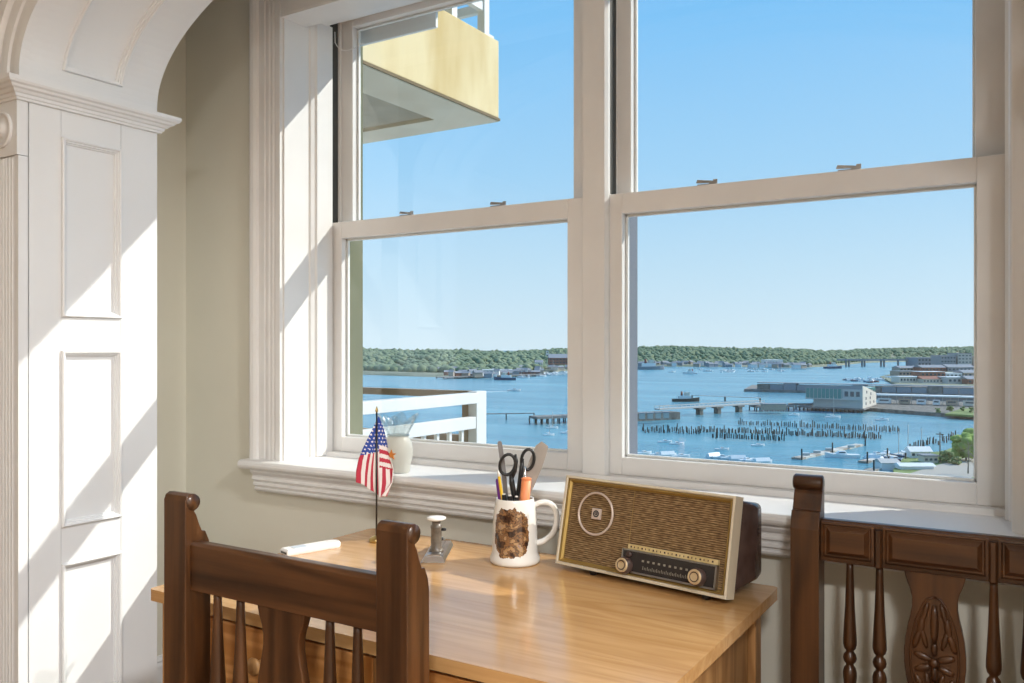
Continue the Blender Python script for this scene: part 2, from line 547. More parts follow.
# ================================================================== WINDOW
# casings -------------------------------------------------
def casing_prof(x_in, sgn):
    """x_in: edge at the opening; runs away from it by sgn"""
    pr = [(0, 0.03), (0, 0.0), (0.022, 0.0), (0.026, 0.007), (0.036, 0.009), (0.040, 0.004), (0.047, 0.004), (0.050, 0.010), (0.058, 0.010), (0.061, 0.005),
          (0.071, 0.005), (0.074, 0.011), (0.082, 0.011), (0.085, 0.005), (0.112, 0.005), (0.115, -0.004), (0.124, -0.010), (0.138, -0.012), (0.148, -0.008), (0.152, 0.0), (0.152, 0.03)]
    return [(x_in + sgn * a, 2.15 + b) for a, b in pr]
cas = thing('trim_1', 'white fluted casing, reveals and stops framing the double window', 'window trim', (-1.165, 2.15, 0.9), 0, None, 'structure')
CO = Vector(cas.location)
def cl(mb):
    mb.v = [(p[0] - CO.x, p[1] - CO.y, p[2] - CO.z) for p in mb.v]
    return mb
obj('casing', cl(MB().prism(casing_prof(-2.285, -1), 'z', 0.903, 2.63)), M['trimwhite'], cas)
obj('casing', cl(MB().prism(casing_prof(-0.039, 1), 'z', 0.903, 2.63)), M['trimwhite'], cas)
hp = [(2.15 + b, 2.486 + a) for a, b in ((0, 0.03), (0, 0.0), (0.022, 0.0), (0.026, 0.007), (0.04, 0.004), (0.112, 0.005), (0.115, -0.004), (0.138, -0.012), (0.152, 0.0), (0.152, 0.03))]
obj('head_casing', cl(MB().prism(hp, 'x', -2.279, -0.045)), M['trimwhite'], cas)
obj('head_reveal', cl(B(-2.284, -0.040, 2.152, 2.27, 2.48, 2.62)), M['trimwhite'], cas)
obj('head_stop', cl(MB().prism([(2.27, 2.62), (2.27, 2.53), (2.30, 2.528), (2.31, 2.516), (2.325, 2.510), (2.36, 2.510), (2.362, 2.545), (2.45, 2.555), (2.545, 2.565), (2.545, 2.62)], 'x', -2.279, -0.045)), M['trimwhite'], cas)
for x, sg in ((-2.279, -1), (-0.045, 1)):
    a, b = sorted((x, x + sg * 0.02))
    obj('reveal_board', cl(B(a, b, 2.166, 2.545, 0.90, 2.62)), M['trimwhite'], cas)
    st = [(x, 2.285), (x - sg * 0.006, 2.290), (x - sg * 0.010, 2.305), (x - sg * 0.017, 2.312), (x - sg * 0.017, 2.392), (x, 2.392)]
    if sg > 0:
        obj('jamb_liner', cl(B(-0.0475, -0.044, 2.392, 2.50, 0.92, 2.56)), M['trimwhite'], cas)
    obj('inner_stop', cl(MB().prism(st, 'z', 0.905, 2.515)), M['trimwhite'], cas)
    a, b = sorted((x, x - sg * 0.010))
    obj('parting_bead', cl(B(a, b, 2.438, 2.452, 1.60, 2.56)), M['trimwhite'], cas)
    a, b = sorted((x, x - sg * 0.003))
    obj('sash_channel', cl(B(a, b, 2.396, 2.436, 1.78, 2.55)), M['shadowgap'], cas, label='dark sash channel')  # strip coloured dark in place of the channel's own shade
# mullion
mu = MB()
mu.prism([(-1.205, 2.50), (-1.205, 2.385), (-1.199, 2.372), (-1.124, 2.372), (-1.118, 2.385), (-1.118, 2.50)], 'z', 0.90, 2.60)
obj('mullion', cl(mu), M['trimwhite'], cas)
obj('sash_channel', cl(B(-1.1185, -1.1160, 2.402, 2.440, 1.782, 2.55)), M['shadowgap'], cas, label='dark sash channel')  # same dark strip on the mullion, shade put into the colour
obj('outer_mullion', cl(B(-1.215, -1.100, 2.502, 2.57, 0.90, 2.56)), M['steelblue'], cas, label='grey blue outer mullion')
# outer sill and subsill
obj('sub_sill', cl(MB().prism([(2.30, 0.903), (2.36, 0.903), (2.362, 0.9185), (2.445, 0.9185), (2.445, 0.906), (2.64, 0.875), (2.64, 0.83), (2.30, 0.83)], 'x', -2.28, -0.045)), M['trimwhite'], cas)

# stool and apron -------------------------------------------
stool = [(2.18, 0.905), (2.302, 0.905), (2.302, 0.872), (2.115, 0.872), (2.106, 0.875), (2.100, 0.882), (2.098, 0.889), (2.100, 0.897), (2.106, 0.903), (2.115, 0.905)]
sb = MB()
sb.prism([(2.302, 0.905), (2.302, 0.872), (2.115, 0.872), (2.106, 0.875), (2.100, 0.882), (2.098, 0.889), (2.100, 0.897), (2.106, 0.903), (2.115, 0.905)], 'x', -2.279, -0.045)
sb.prism([(2.18, 0.905), (2.18, 0.872), (2.115, 0.872), (2.106, 0.875), (2.100, 0.882), (2.098, 0.889), (2.100, 0.897), (2.106, 0.903), (2.115, 0.905)], 'x', -2.445, -2.279)
sb.prism([(2.18, 0.905), (2.18, 0.872), (2.115, 0.872), (2.106, 0.875), (2.100, 0.882), (2.098, 0.889), (2.100, 0.897), (2.106, 0.903), (2.115, 0.905)], 'x', -0.045, 0.12)
struct('trim_2', sb, M['trimwhite'], 'long white window stool with a rounded nose, sunlit on top', 'window sill')
ap = MB()
steps = [(0.872, 2.118), (0.866, 2.116), (0.858, 2.121), (0.852, 2.128), (0.846, 2.128), (0.842, 2.124), (0.836, 2.124), (0.831, 2.133), (0.826, 2.134), (0.823, 2.130), (0.816, 2.130), (0.811, 2.139), (0.806, 2.140), (0.803, 2.136), (0.797, 2.138), (0.790, 2.150), (0.788, 2.165)]
ap.prism([(2.181, 0.872)] + [(y, z) for z, y in steps] + [(2.181, 0.788)], 'x', -2.40, 0.08)
struct('trim_3', ap, M['trimwhite'], 'white reeded apron moulding under the window stool', 'window trim')

# sashes ------------------------------------------------------
def sash_frame(x0, x1, y0, y1, z0, z1, sw, bh, th, ext):
    m = MB()
    m.box(x0, x0 + sw, y0, y1, z0, z1); m.box(x1 - sw, x1 + ext, y0, y1, z0, z1)
    m.box(x0 + sw, x1 - sw, y0, y1, z0, z0 + bh); m.box(x0 + sw, x1 - sw, y0, y1, z1 - th, z1)
    # glazing bead
    g = 0.008
    a0, a1, c0, c1 = x0 + sw, x1 - sw, z0 + bh, z1 - th
    m.box(a0, a0 + g, y1 - 0.016, y1 - 0.004, c0, c1); m.box(a1 - g, a1, y1 - 0.016, y1 - 0.004, c0, c1)
    m.box(a0, a1, y1 - 0.016, y1 - 0.004, c0, c0 + g); m.box(a0, a1, y1 - 0.016, y1 - 0.004, c1 - g, c1)
    return m
def window(n, x0, x1, lab, locks, ext=0.0):
    wd = thing('window_%d' % n, lab, 'window', ((x0 + x1) / 2, 2.42, 0.92), 0, None, 'structure')
    o = Vector(wd.location)
    def L(mb):
        mb.v = [(p[0] - o.x, p[1] - o.y, p[2] - o.z) for p in mb.v]
        return mb
    lo = obj('lower_sash', L(sash_frame(x0, x1, 2.400, 2.442, 0.919, 1.780, 0.054, 0.054, 0.062, ext)), M['trimwhite'], wd, bev=0.002)
    obj('pane', L(B(x0 + 0.055, x1 - 0.055, 2.424, 2.428, 0.974, 1.717)), M['glass'], lo)
    up = obj('upper_sash', L(sash_frame(x0, x1, 2.454, 2.496, 1.722, 2.590, 0.060, 0.058, 0.060, ext)), M['trimwhite'], wd, bev=0.002)
    obj('pane', L(B(x0 + 0.061, x1 - 0.061, 2.478, 2.482, 1.781, 2.529)), M['glass'], up)
    for lx in locks:
        k = MB()
        k.box(lx - 0.028, lx + 0.028, 2.408, 2.436, 1.780, 1.784)
        k.lathe([(0.010, 1.784), (0.010, 1.790), (0.006, 1.793)], 12, (lx + 0.012, 2.424, 0))
        k.prism([(lx + 0.020, 1.787), (lx + 0.020, 1.792), (lx - 0.030, 1.799), (lx - 0.034, 1.790)], 'y', 2.414, 2.424)
        k.box(lx + 0.018, lx + 0.030, 2.412, 2.416, 1.784, 1.796)
        obj('sash_lock', L(k), M['hardware'], lo, label='grey metal sash lock')
    return wd
window(1, -2.278, -1.213, 'left double hung white sash window with balconies beyond', (-1.925, -1.535))
window(2, -1.132, -0.071, 'right double hung white sash window over the harbour', (-0.815, -0.425), 0.022)
# pale board under the outside lintel, seen through the top of the left window
tag(obj('shade_board', B(-2.30, -1.885, 2.535, 2.548, 2.490, 2.566), M['ext_white']), 'short pale grey board under the lintel outside the left window', 'board', None, None)
tag(obj('blind_cord', MB().tube([(-2.262 + 0.004, 2.40, 2.50), (-2.258, 2.402, 2.46), (-2.245, 2.41, 2.435), (-2.225, 2.425, 2.43), (-2.20, 2.442, 2.44), (-2.16, 2.45, 2.455)], 0.0018, 6), M['ext_white']), 'thin white cord looped at the top corner of the left window', 'cord')

# fill lights added to brighten the room, dressed as ceiling fixtures out of view
for i, (lx, ly, lab) in enumerate(((1.35, 0.75, 'round opal ceiling light nearer the arch'), (0.9, -1.7, 'round opal ceiling light deeper in the room'))):
    t = thing('ceiling_light', lab, 'lamp', (lx, ly, CZ), 0)
    obj('ceiling_rose', MB().lathe([(0.17, 0), (0.17, -0.015), (0.15, -0.025), (0.02, -0.028)], 32), M['brass'], t)
    obj('opal_shade', MB().lathe([(0.20, -0.028), (0.21, -0.05), (0.19, -0.085), (0.12, -0.115), (0.01, -0.125)], 32), M['lampglass'], t)
    ld = bpy.data.lights.new('bulb', 'AREA')
    ld.shape = 'DISK'; ld.size = 0.42
    ld.energy = FILL_POWER
    ld.color = (0.98, 0.99, 1.0)
    lo = bpy.data.objects.new('bulb', ld)
    lo.location = (0, 0, -0.14)
    C.objects.link(lo)
    lo.parent = t

# ================================================================== DESK
DX0, DX1, DY0, DY1, DZ = -1.722, -0.502, 1.224, 1.99, 0.76
desk = thing('desk', 'oak writing desk with a broad plank top and two front drawers under the window', 'desk', ((DX0 + DX1) / 2, (DY0 + DY1) / 2, 0))
def rounded(x0, x1, y0, y1, r, n=6):
    p = []
    for cx, cy, a0 in ((x1 - r, y1 - r, 0), (x0 + r, y1 - r, 90), (x0 + r, y0 + r, 180), (x1 - r, y0 + r, 270)):
        p += [(cx + r * math.cos(R(a0 + 90 * k / n)), cy + r * math.sin(R(a0 + 90 * k / n))) for k in range(n + 1)]
    return p
hx, hy = (DX1 - DX0) / 2, (DY1 - DY0) / 2
# the top is glued from boards: each board its own piece, all but flush
nb = 5
bw = 2 * hy / nb
for k in range(nb):
    y0, y1 = -hy + k * bw + 0.0003, -hy + (k + 1) * bw - 0.0003
    if k == 0:
        poly = [p for p in rounded(-hx, hx, y0, y0 + 0.2, 0.012) if p[1] < y0 + 0.1]
        poly = [(hx, y1), (-hx, y1)] + poly
    elif k == nb - 1:
        poly = [p for p in rounded(-hx, hx, y1 - 0.2, y1, 0.016) if p[1] > y1 - 0.1] + [(-hx, y0), (hx, y0)]
    else:
        poly = [(-hx, y0), (hx, y0), (hx, y1), (-hx, y1)]
    obj('top_board', MB().prism(poly, 'z', DZ - 0.026, DZ), M['oak_top'], desk, bev=0.0)
fx0, fx1, fy0, fy1 = -hx + 0.03, hx - 0.033, -hy + 0.014, hy - 0.03
for x in (fx0, fx1 - 0.045):
    for y in (fy0, fy1 - 0.045):
        obj('leg', B(x, x + 0.045, y, y + 0.045, 0, 0.732), M['oak_z'], desk, bev=0.002)
for x in (fx0 + 0.010, fx1 - 0.022):
    obj('side_panel', B(x - 0.003, x + 0.007, fy0 + 0.053, fy1 - 0.056, 0.12, 0.732), M['oak_z'], desk)
    obj('side_rail', B(x - 0.002, x + 0.014, fy0 + 0.045, fy1 - 0.045, 0.10, 0.14), M['oak_x'], desk)
obj('back_panel', B(fx0 + 0.045, fx1 - 0.045, fy1 - 0.03, fy1 - 0.015, 0.30, 0.732), M['oak_x'], desk)
obj('front_rail', B(fx0 + 0.045, fx1 - 0.045, fy0 + 0.010, fy0 + 0.03, 0.715, 0.731), M['shadowgap'], desk, label='dark gap under the desk top')  # dark strip filling the gap, its shade put into the colour
obj('drawer_rail', B(fx0 + 0.045, fx1 - 0.045, fy0 + 0.004, fy0 + 0.03, 0.565, 0.585), M['oak_x'], desk)
xm = -1.057 - desk.location.x
obj('drawer_stile', B(xm - 0.011, xm + 0.011, fy0 + 0.002, fy0 + 0.03, 0.585, 0.722), M['oak_z'], desk)
for a, b in ((fx0 + 0.047, xm - 0.013), (xm + 0.013, fx1 - 0.047)):
    d = obj('drawer', B(a, b, fy0 + 0.001, fy0 + 0.24, 0.588, 0.722), M['oak_x'], desk, bev=0.002)
    c = -1.37 - desk.location.x if a < 0 and b < xm + 0.1 else (a + b) / 2
    obj('knob', MB().lathe([(0.009, 0.0), (0.008, -0.012), (0.016, -0.016), (0.019, -0.022), (0.016, -0.027), (0.006, -0.029)], 18, (c, fy0 + 0.001, 0.653), 'y'), M['oak_z'], d)

# ================================================================== CHAIRS
def make_chair(name, label, cat):
    """origin on the floor at the back face; the sitter faces -y"""
    t = thing(name, label, cat)
    W = 0.295
    pp = [(0.0, 0.0), (0.0, 1.008), (-0.004, 1.018), (-0.012, 1.022), (-0.022, 1.021), (-0.030, 1.014), (-0.033, 1.004), (-0.031, 0.994), (-0.021, 0.987), (-0.026, 0.979),
          (-0.033, 0.960), (-0.040, 0.9445), (-0.0475, 0.944), (-0.056, 0.925), (-0.060, 0.905), (-0.060, 0.50), (-0.055, 0.20), (-0.030, 0.0), (0.012, 0.0), (0.004, 0.3)]
    for s in (-1, 1):
        x0, x1 = sorted((s * W, s * (W - 0.063)))
        m = MB().prism(pp, 'x', x0, x1)
        po = obj('back_post', m, M['dark_z'], t, bev=0.003)
        obj('post_scroll', MB().lathe([(0.0005, x0 - 0.0015), (0.0155, x0 - 0.001), (0.017, x0 + 0.004), (0.017, x1 - 0.004), (0.0155, x1 + 0.001), (0.0005, x1 + 0.0015)], 18, (0, -0.0185, 1.0045), 'x'), M['dark_x'], po)
    xi = W - 0.063
    # top rail: plain behind, three fielded panels in front
    obj('top_rail', MB().prism([(-0.010, 0.834), (-0.010, 0.922), (-0.016, 0.928), (-0.034, 0.928), (-0.038, 0.922), (-0.038, 0.834)], 'x', -xi, xi), M['dark_x'], t, bev=0.002)
    def fielded(a, b):
        m = MB()
        y = -0.038
        rings = []
        for d, h in ((0.0, 0.0), (0.0, 0.006), (0.005, 0.0065), (0.008, 0.0015), (0.011, 0.0015), (0.020, 0.009), (0.021, 0.009)):
            rings.append([(a + d, y - h, 0.840 + d), (b - d, y - h, 0.840 + d), (b - d, y - h, 0.924 - d), (a + d, y - h, 0.924 - d)])
        m.loft(rings)
        return m
    for a, b in ((-xi + 0.001, -0.119), (-0.101, 0.101), (0.119, xi - 0.001)):
        obj('rail_panel', fielded(a, b), M['dark_x'], t)
    for x in (-0.110, 0.110):
        obj('rail_pilaster', MB().prism([(x - 0.0085, -0.038), (x - 0.0085, -0.046), (x - 0.004, -0.051), (x + 0.004, -0.051), (x + 0.0085, -0.046), (x + 0.0085, -0.038)], 'z', 0.836, 0.917), M['dark_z'], t)
    obj('lower_rail', B(-xi, xi, -0.040, -0.012, 0.475, 0.520), M['dark_x'], t, bev=0.003)
    # turned spindles
    pr = [(0.0075, 0.836), (0.0078, 0.82), (0.0105, 0.74), (0.0148, 0.665), (0.0150, 0.655), (0.0125, 0.645), (0.0085, 0.641), (0.0085, 0.637), (0.0128, 0.632), (0.0148, 0.624), (0.0128, 0.616), (0.0085, 0.611), (0.0085, 0.607),
          (0.0125, 0.602), (0.0150, 0.592), (0.0148, 0.58), (0.0100, 0.54), (0.0080, 0.518)]
    for x in (-0.172, -0.110, 0.110, 0.172):
        obj('spindle', MB().lathe(pr[::-1], 14, (x, -0.026, 0)), M['dark_z'], t)
    # vase splat
    half = [(0.836, 0.0595), (0.826, 0.0575), (0.812, 0.0535), (0.797, 0.0475), (0.780, 0.0440), (0.762, 0.0440), (0.742, 0.0475), (0.720, 0.0525), (0.695, 0.0570), (0.668, 0.0595), (0.640, 0.0595), (0.612, 0.0565), (0.585, 0.0500), (0.560, 0.0440), (0.540, 0.0450), (0.520, 0.050)]
    poly = [(x, z) for z, x in half] + [(-x, z) for z, x in half[::-1]]
    sp = obj('splat', MB().prism(poly, 'y', -0.036, -0.018), M['dark_z'], t, bev=0.002)
    cv = MB()
    y = -0.0365
    cv.ellipsoid((0, y, 0.728), 0.0085, 0.006, 0.048)
    # raised border of the carved field
    def bord(z):
        for (za, xa), (zb, xb) in zip(half, half[1:]):
            if zb <= z <= za:
                return xa + (xb - xa) * (za - z) / (za - zb)
        return 0.05
    for s in (-1, 1):
        pts = [(0, y, 0.786), (s * 0.012, y, 0.782), (s * 0.022, y, 0.768), (s * 0.030, y, 0.748)] + [(s * (bord(z) - 0.013), y, z) for z in (0.73, 0.70, 0.67, 0.64, 0.61, 0.585)] + [(0, y, 0.556)]
        cv.tube(pts, [0.0028] * len(pts), 6)
        for cx, cz, rx, rz, ro in ((0.018, 0.752, 0.006, 0.026, -0.25), (0.026, 0.722, 0.0075, 0.027, -0.15), (0.034, 0.694, 0.0070, 0.024, -0.30), (0.020, 0.697, 0.0060, 0.024, 0.25), (0.022, 0.658, 0.0085, 0.021, 1.25), (0.022, 0.634, 0.0085, 0.019, 1.95), (0.012, 0.606, 0.007, 0.024, 0.25), (0.028, 0.602, 0.007, 0.022, 0.5)):
            cv.ellipsoid((s * cx, y, cz), rx, 0.0055, rz, s * ro)
    cv.ellipsoid((0, y, 0.624), 0.008, 0.0055, 0.020)
    cv.ellipsoid((0, y, 0.676), 0.007, 0.0055, 0.016)
    cv.ellipsoid((0, y - 0.002, 0.648), 0.011, 0.008, 0.011)
    obj('carving', cv, M['dark_z'], sp, label='carved flower and leaf relief on the chair splat')
    # seat and legs
    obj('seat_frame', B(-W + 0.005, W - 0.005, -0.46, -0.006, 0.40, 0.445), M['dark_x'], t, bev=0.004)
    obj('seat', B(-xi + 0.005, xi - 0.005, -0.45, -0.062, 0.445, 0.468), M['leather'], t, bev=0.010)
    for s in (-1, 1):
        x0, x1 = sorted((s * (W - 0.003), s * (W - 0.05)))
        obj('leg', MB().loft([[(x0 + e, -0.458 + e, z), (x1 - e, -0.458 + e, z), (x1 - e, -0.412 - e, z), (x0 + e, -0.412 - e, z)] for z, e in ((0, 0.010), (0.2, 0.004), (0.4, 0))]), M['dark_z'], t)
        obj('stretcher', B(s * (W - 0.027) - 0.010, s * (W - 0.027) + 0.010, -0.42, -0.05, 0.16, 0.19), M['oak_z'] if False else M['dark_x'], t, bev=0.003)
    obj('stretcher', B(-W + 0.03, W - 0.03, -0.25, -0.225, 0.165, 0.187), M['dark_x'], t, bev=0.003)
    return t
ch = make_chair('dining_chair', 'dark wooden chair tucked under the desk with its plain back to the viewer', 'chair')
c2 = copy_tree(ch)
ch.location = (-1.171, 1.085, 0); ch.rotation_euler = (0, 0, PI)
ch.scale = (1.04, 1, 1)
c2.location = (-0.182, 2.030, -0.0)
c2.scale = (0.985, 1, 0.997)
tag(c2, 'dark wooden chair right of the desk against the window wall, carved splat facing the viewer', 'chair')
for o in (ch, c2):
    o['group'] = 'matching dark wooden chairs'

# ================================================================== RADIO
M['cream'] = mat('cream_plastic', (0.62, 0.55, 0.42), 0.35)
M['gold'] = mat('gilt_trim', (0.42, 0.29, 0.10), 0.32, 0.7)
M['case'] = noisy('brown_bakelite', (0.060, 0.036, 0.030), (0.080, 0.050, 0.043), 30, rough=0.22)
def grille_mat():
    m = mat('grille_cloth', (0.3, 0.18, 0.08), 0.8)
    nt = m.node_tree; b = nt.nodes['Principled BSDF']
    t = nt.nodes.new('ShaderNodeTexCoord')
    mp = nt.nodes.new('ShaderNodeMapping'); mp.inputs['Scale'].default_value = (55, 1, 420)
    n = nt.nodes.new('ShaderNodeTexNoise'); n.inputs['Scale'].default_value = 1.0; n.inputs['Detail'].default_value = 3
    mp3 = nt.nodes.new('ShaderNodeMapping'); mp3.inputs['Scale'].default_value = (30, 30, 30)
    wv = nt.nodes.new('ShaderNodeTexWave'); wv.wave_type = 'BANDS'; wv.bands_direction = 'Z'
    wv.inputs['Scale'].default_value = 66; wv.inputs['Distortion'].default_value = 0.15; wv.inputs['Detail'].default_value = 2
    ad = nt.nodes.new('ShaderNodeMath'); ad.operation = 'MULTIPLY_ADD'; ad.inputs[1].default_value = 0.30
    r = nt.nodes.new('ShaderNodeValToRGB')
    r.color_ramp.elements[0].position = 0.42; r.color_ramp.elements[0].color = (0.040, 0.018, 0.007, 1)
    r.color_ramp.elements[1].position = 0.95; r.color_ramp.elements[1].color = (0.40, 0.28, 0.135, 1)
    e = r.color_ramp.elements.new(0.66); e.color = (0.165, 0.095, 0.036, 1)
    L = nt.links.new
    L(t.outputs['Object'], mp.inputs[0]); L(mp.outputs[0], n.inputs['Vector']); L(t.outputs['Object'], wv.inputs['Vector'])
    L(wv.outputs['Fac'], ad.inputs[0]); L(n.outputs['Fac'], ad.inputs[2]); L(ad.outputs[0], r.inputs[0]); L(r.outputs[0], b.inputs['Base Color'])
    bp = nt.nodes.new('ShaderNodeBump'); bp.inputs['Strength'].default_value = 0.5; bp.inputs['Distance'].default_value = 0.001
    L(ad.outputs[0], bp.inputs['Height']); L(bp.outputs[0], b.inputs['Normal'])
    return m
M['grille'] = grille_mat()
M['dial'] = mat('dark_dial_glass', (0.035, 0.030, 0.028), 0.12)
M['dialmark'] = mat('pale_dial_print', (0.26, 0.23, 0.18), 0.6)
M['dialstrip'] = noisy('gilt_dial_strip', (0.50, 0.38, 0.17), (0.62, 0.50, 0.26), 40, rough=0.4)
M['emblem'] = mat('silver_emblem', (0.62, 0.52, 0.46), 0.35, 0.3)
rad = thing('table_radio', 'vintage brown table radio with woven grille and cream frame on the desk', 'radio', (-1.015, 1.859, DZ), R(-10.15))
TI = R(12)
RW, RH = 0.463, 0.218
Tf = Matrix(((1, 0, 0, 0), (0, math.cos(TI), math.sin(TI), 0), (0, -math.sin(TI), math.cos(TI), 0.015), (0, 0, 0, 1)))
# columns: local (u, depth back, v) -> leaning back
def F():
    m = MB(); m.T = Tf; return m
# frame: four mitred sides, cream outside with a gilt lip inside
fm = F()
rings = []
for d, h in ((0.0, 0.036), (0.0, 0.0), (0.005, -0.001), (0.007, 0.002), (0.007, 0.036)):
    rings.append([(d, h, d), (RW - d, h, d), (RW - d, h, RH - d), (d, h, RH - d)])
fm.loft(rings, caps=False)
obj('frame', fm, M['cream'], rad, label='cream outer frame')
fm = F()
rings = []
for d, h in ((0.0072, 0.003), (0.0080, 0.0005), (0.0105, 0.0005), (0.0112, 0.004), (0.0160, 0.009), (0.0165, 0.016)):
    rings.append([(d, h, d), (RW - d, h, d), (RW - d, h, RH - d), (d, h, RH - d)])
fm.loft(rings, caps=False)
obj('inner_bezel', fm, M['gold'], rad, label='gilt inner bezel')
gr = obj('grille', F().box(0.0155, RW - 0.0155, 0.012, 0.016, 0.0155, RH - 0.0155), M['grille'], rad, label='woven tan and brown grille cloth')
obj('grille_seam', F().box(0.199, 0.1998, 0.0115, 0.0125, 0.076, RH - 0.018), M['gold'], gr)
# brown case behind: rounded at the back
cs = MB()
def ring_case(y, ins, z0, z1, r=0.012):
    p = rounded(ins, RW - ins, z0, z1, r, 3)
    return [(a, y, b) for a, b in p]
cs.loft([[tuple(Tf @ Vector((a, 0.030, b))) for a, _, b in ring_case(0, 0.008, 0.006, RH - 0.008)], ring_case(0.158, 0.003, 0.022, 0.197), ring_case(0.180, 0.006, 0.026, 0.194, 0.014), ring_case(0.190, 0.016, 0.036, 0.184, 0.014)], True, True, True)
obj('case', cs, M['case'], rad, label='glossy dark brown case')
# ring and emblem
er = obj('speaker_ring', F().torus((0.0995, 0.004, 0.134), 0.050, 0.0028, 'y'), M['emblem'], rad)
for a in (R(45), R(225)):
    pass
em = obj('emblem', F().box(0.0865, 0.1125, 0.006, 0.012, 0.121, 0.147), M['emblem'], rad, bev=0.001, label='small square silvery emblem')
g = F()
g.torus((0.0995, 0.0060, 0.134), 0.0070, 0.0016, 'y', 24, 6)
g.torus((0.0995, 0.0060, 0.134), 0.0028, 0.0013, 'y', 16, 6)
obj('emblem_mark', g, M['black'], em, label='dark round mark')
# dial
dl = obj('dial_window', F().box(0.193, 0.432, 0.002, 0.013, 0.017, 0.064), M['dial'], rad, bev=0.0015, label='dark glass tuning dial')
df = F()
for a in ((0.190, 0.435, 0.014, 0.018), (0.190, 0.435, 0.063, 0.066), (0.190, 0.194, 0.014, 0.066), (0.431, 0.435, 0.014, 0.066)):
    df.box(a[0], a[1], 0.000, 0.012, a[2], a[3])
obj('dial_bezel', df, M['steel'], dl)
tk = F()
for k in range(30):
    x = 0.250 + k * 0.0041
    tk.box(x, x + 0.0009, 0.0012, 0.0022, 0.026, 0.0315 if k % 3 else 0.034)
for k in range(9):
    x = 0.246 + k * 0.0142
    tk.box(x, x + 0.0055, 0.0012, 0.0022, 0.043 + 0.0, 0.0475)
obj('dial_scale', tk, M['dialmark'], dl, label='pale printed tuning scale')
ds = obj('dial_strip', F().box(0.203, 0.434, 0.004, 0.013, 0.067, 0.078), M['dialstrip'], rad, label='gilt strip above the dial')
tk = F()
for k in range(22):
    x = 0.210 + k * 0.0100
    tk.box(x, x + (0.0035 if k % 3 == 0 else 0.0016), 0.003, 0.0045, 0.0705, 0.0745)
obj('strip_marks', tk, M['case'], ds)
for u, v, r in ((0.205, 0.029, 0.0195), (0.3935, 0.035, 0.0195)):
    kb = obj('knob', F().lathe([(0.020, 0.004), (0.0205, -0.004), (0.0185, -0.014), (0.0165, -0.0175)], 28, (u, 0, v), 'y'), M['case'], rad, label='brown knob with gilt face')
    obj('knob_face', F().lathe([(0.0165, -0.0173), (0.0160, -0.0195), (0.0125, -0.0205), (0.0115, -0.0190), (0.004, -0.0186), (0.0005, -0.0190)], 28, (u, 0, v), 'y'), mat('gilt_knob_face', (0.66, 0.50, 0.30), 0.3, 0.45), kb)
    obj('knob_groove', F().torus((u, -0.0203, v), 0.0100, 0.0011, 'y', 24, 6), M['case'], kb)
obj('small_knob', F().lathe([(0.007, 0.004), (0.0065, -0.006), (0.004, -0.007)], 14, (0.212, 0, 0.055), 'y'), M['case'], rad)
for x, y in ((0.10, 0.022), (0.405, 0.022), (0.06, 0.13), (0.40, 0.13)):
    obj('foot', MB().lathe([(0.008, 0.0), (0.010, 0.006), (0.010, 0.026)], 12, (x, y, 0)), M['black'], rad)

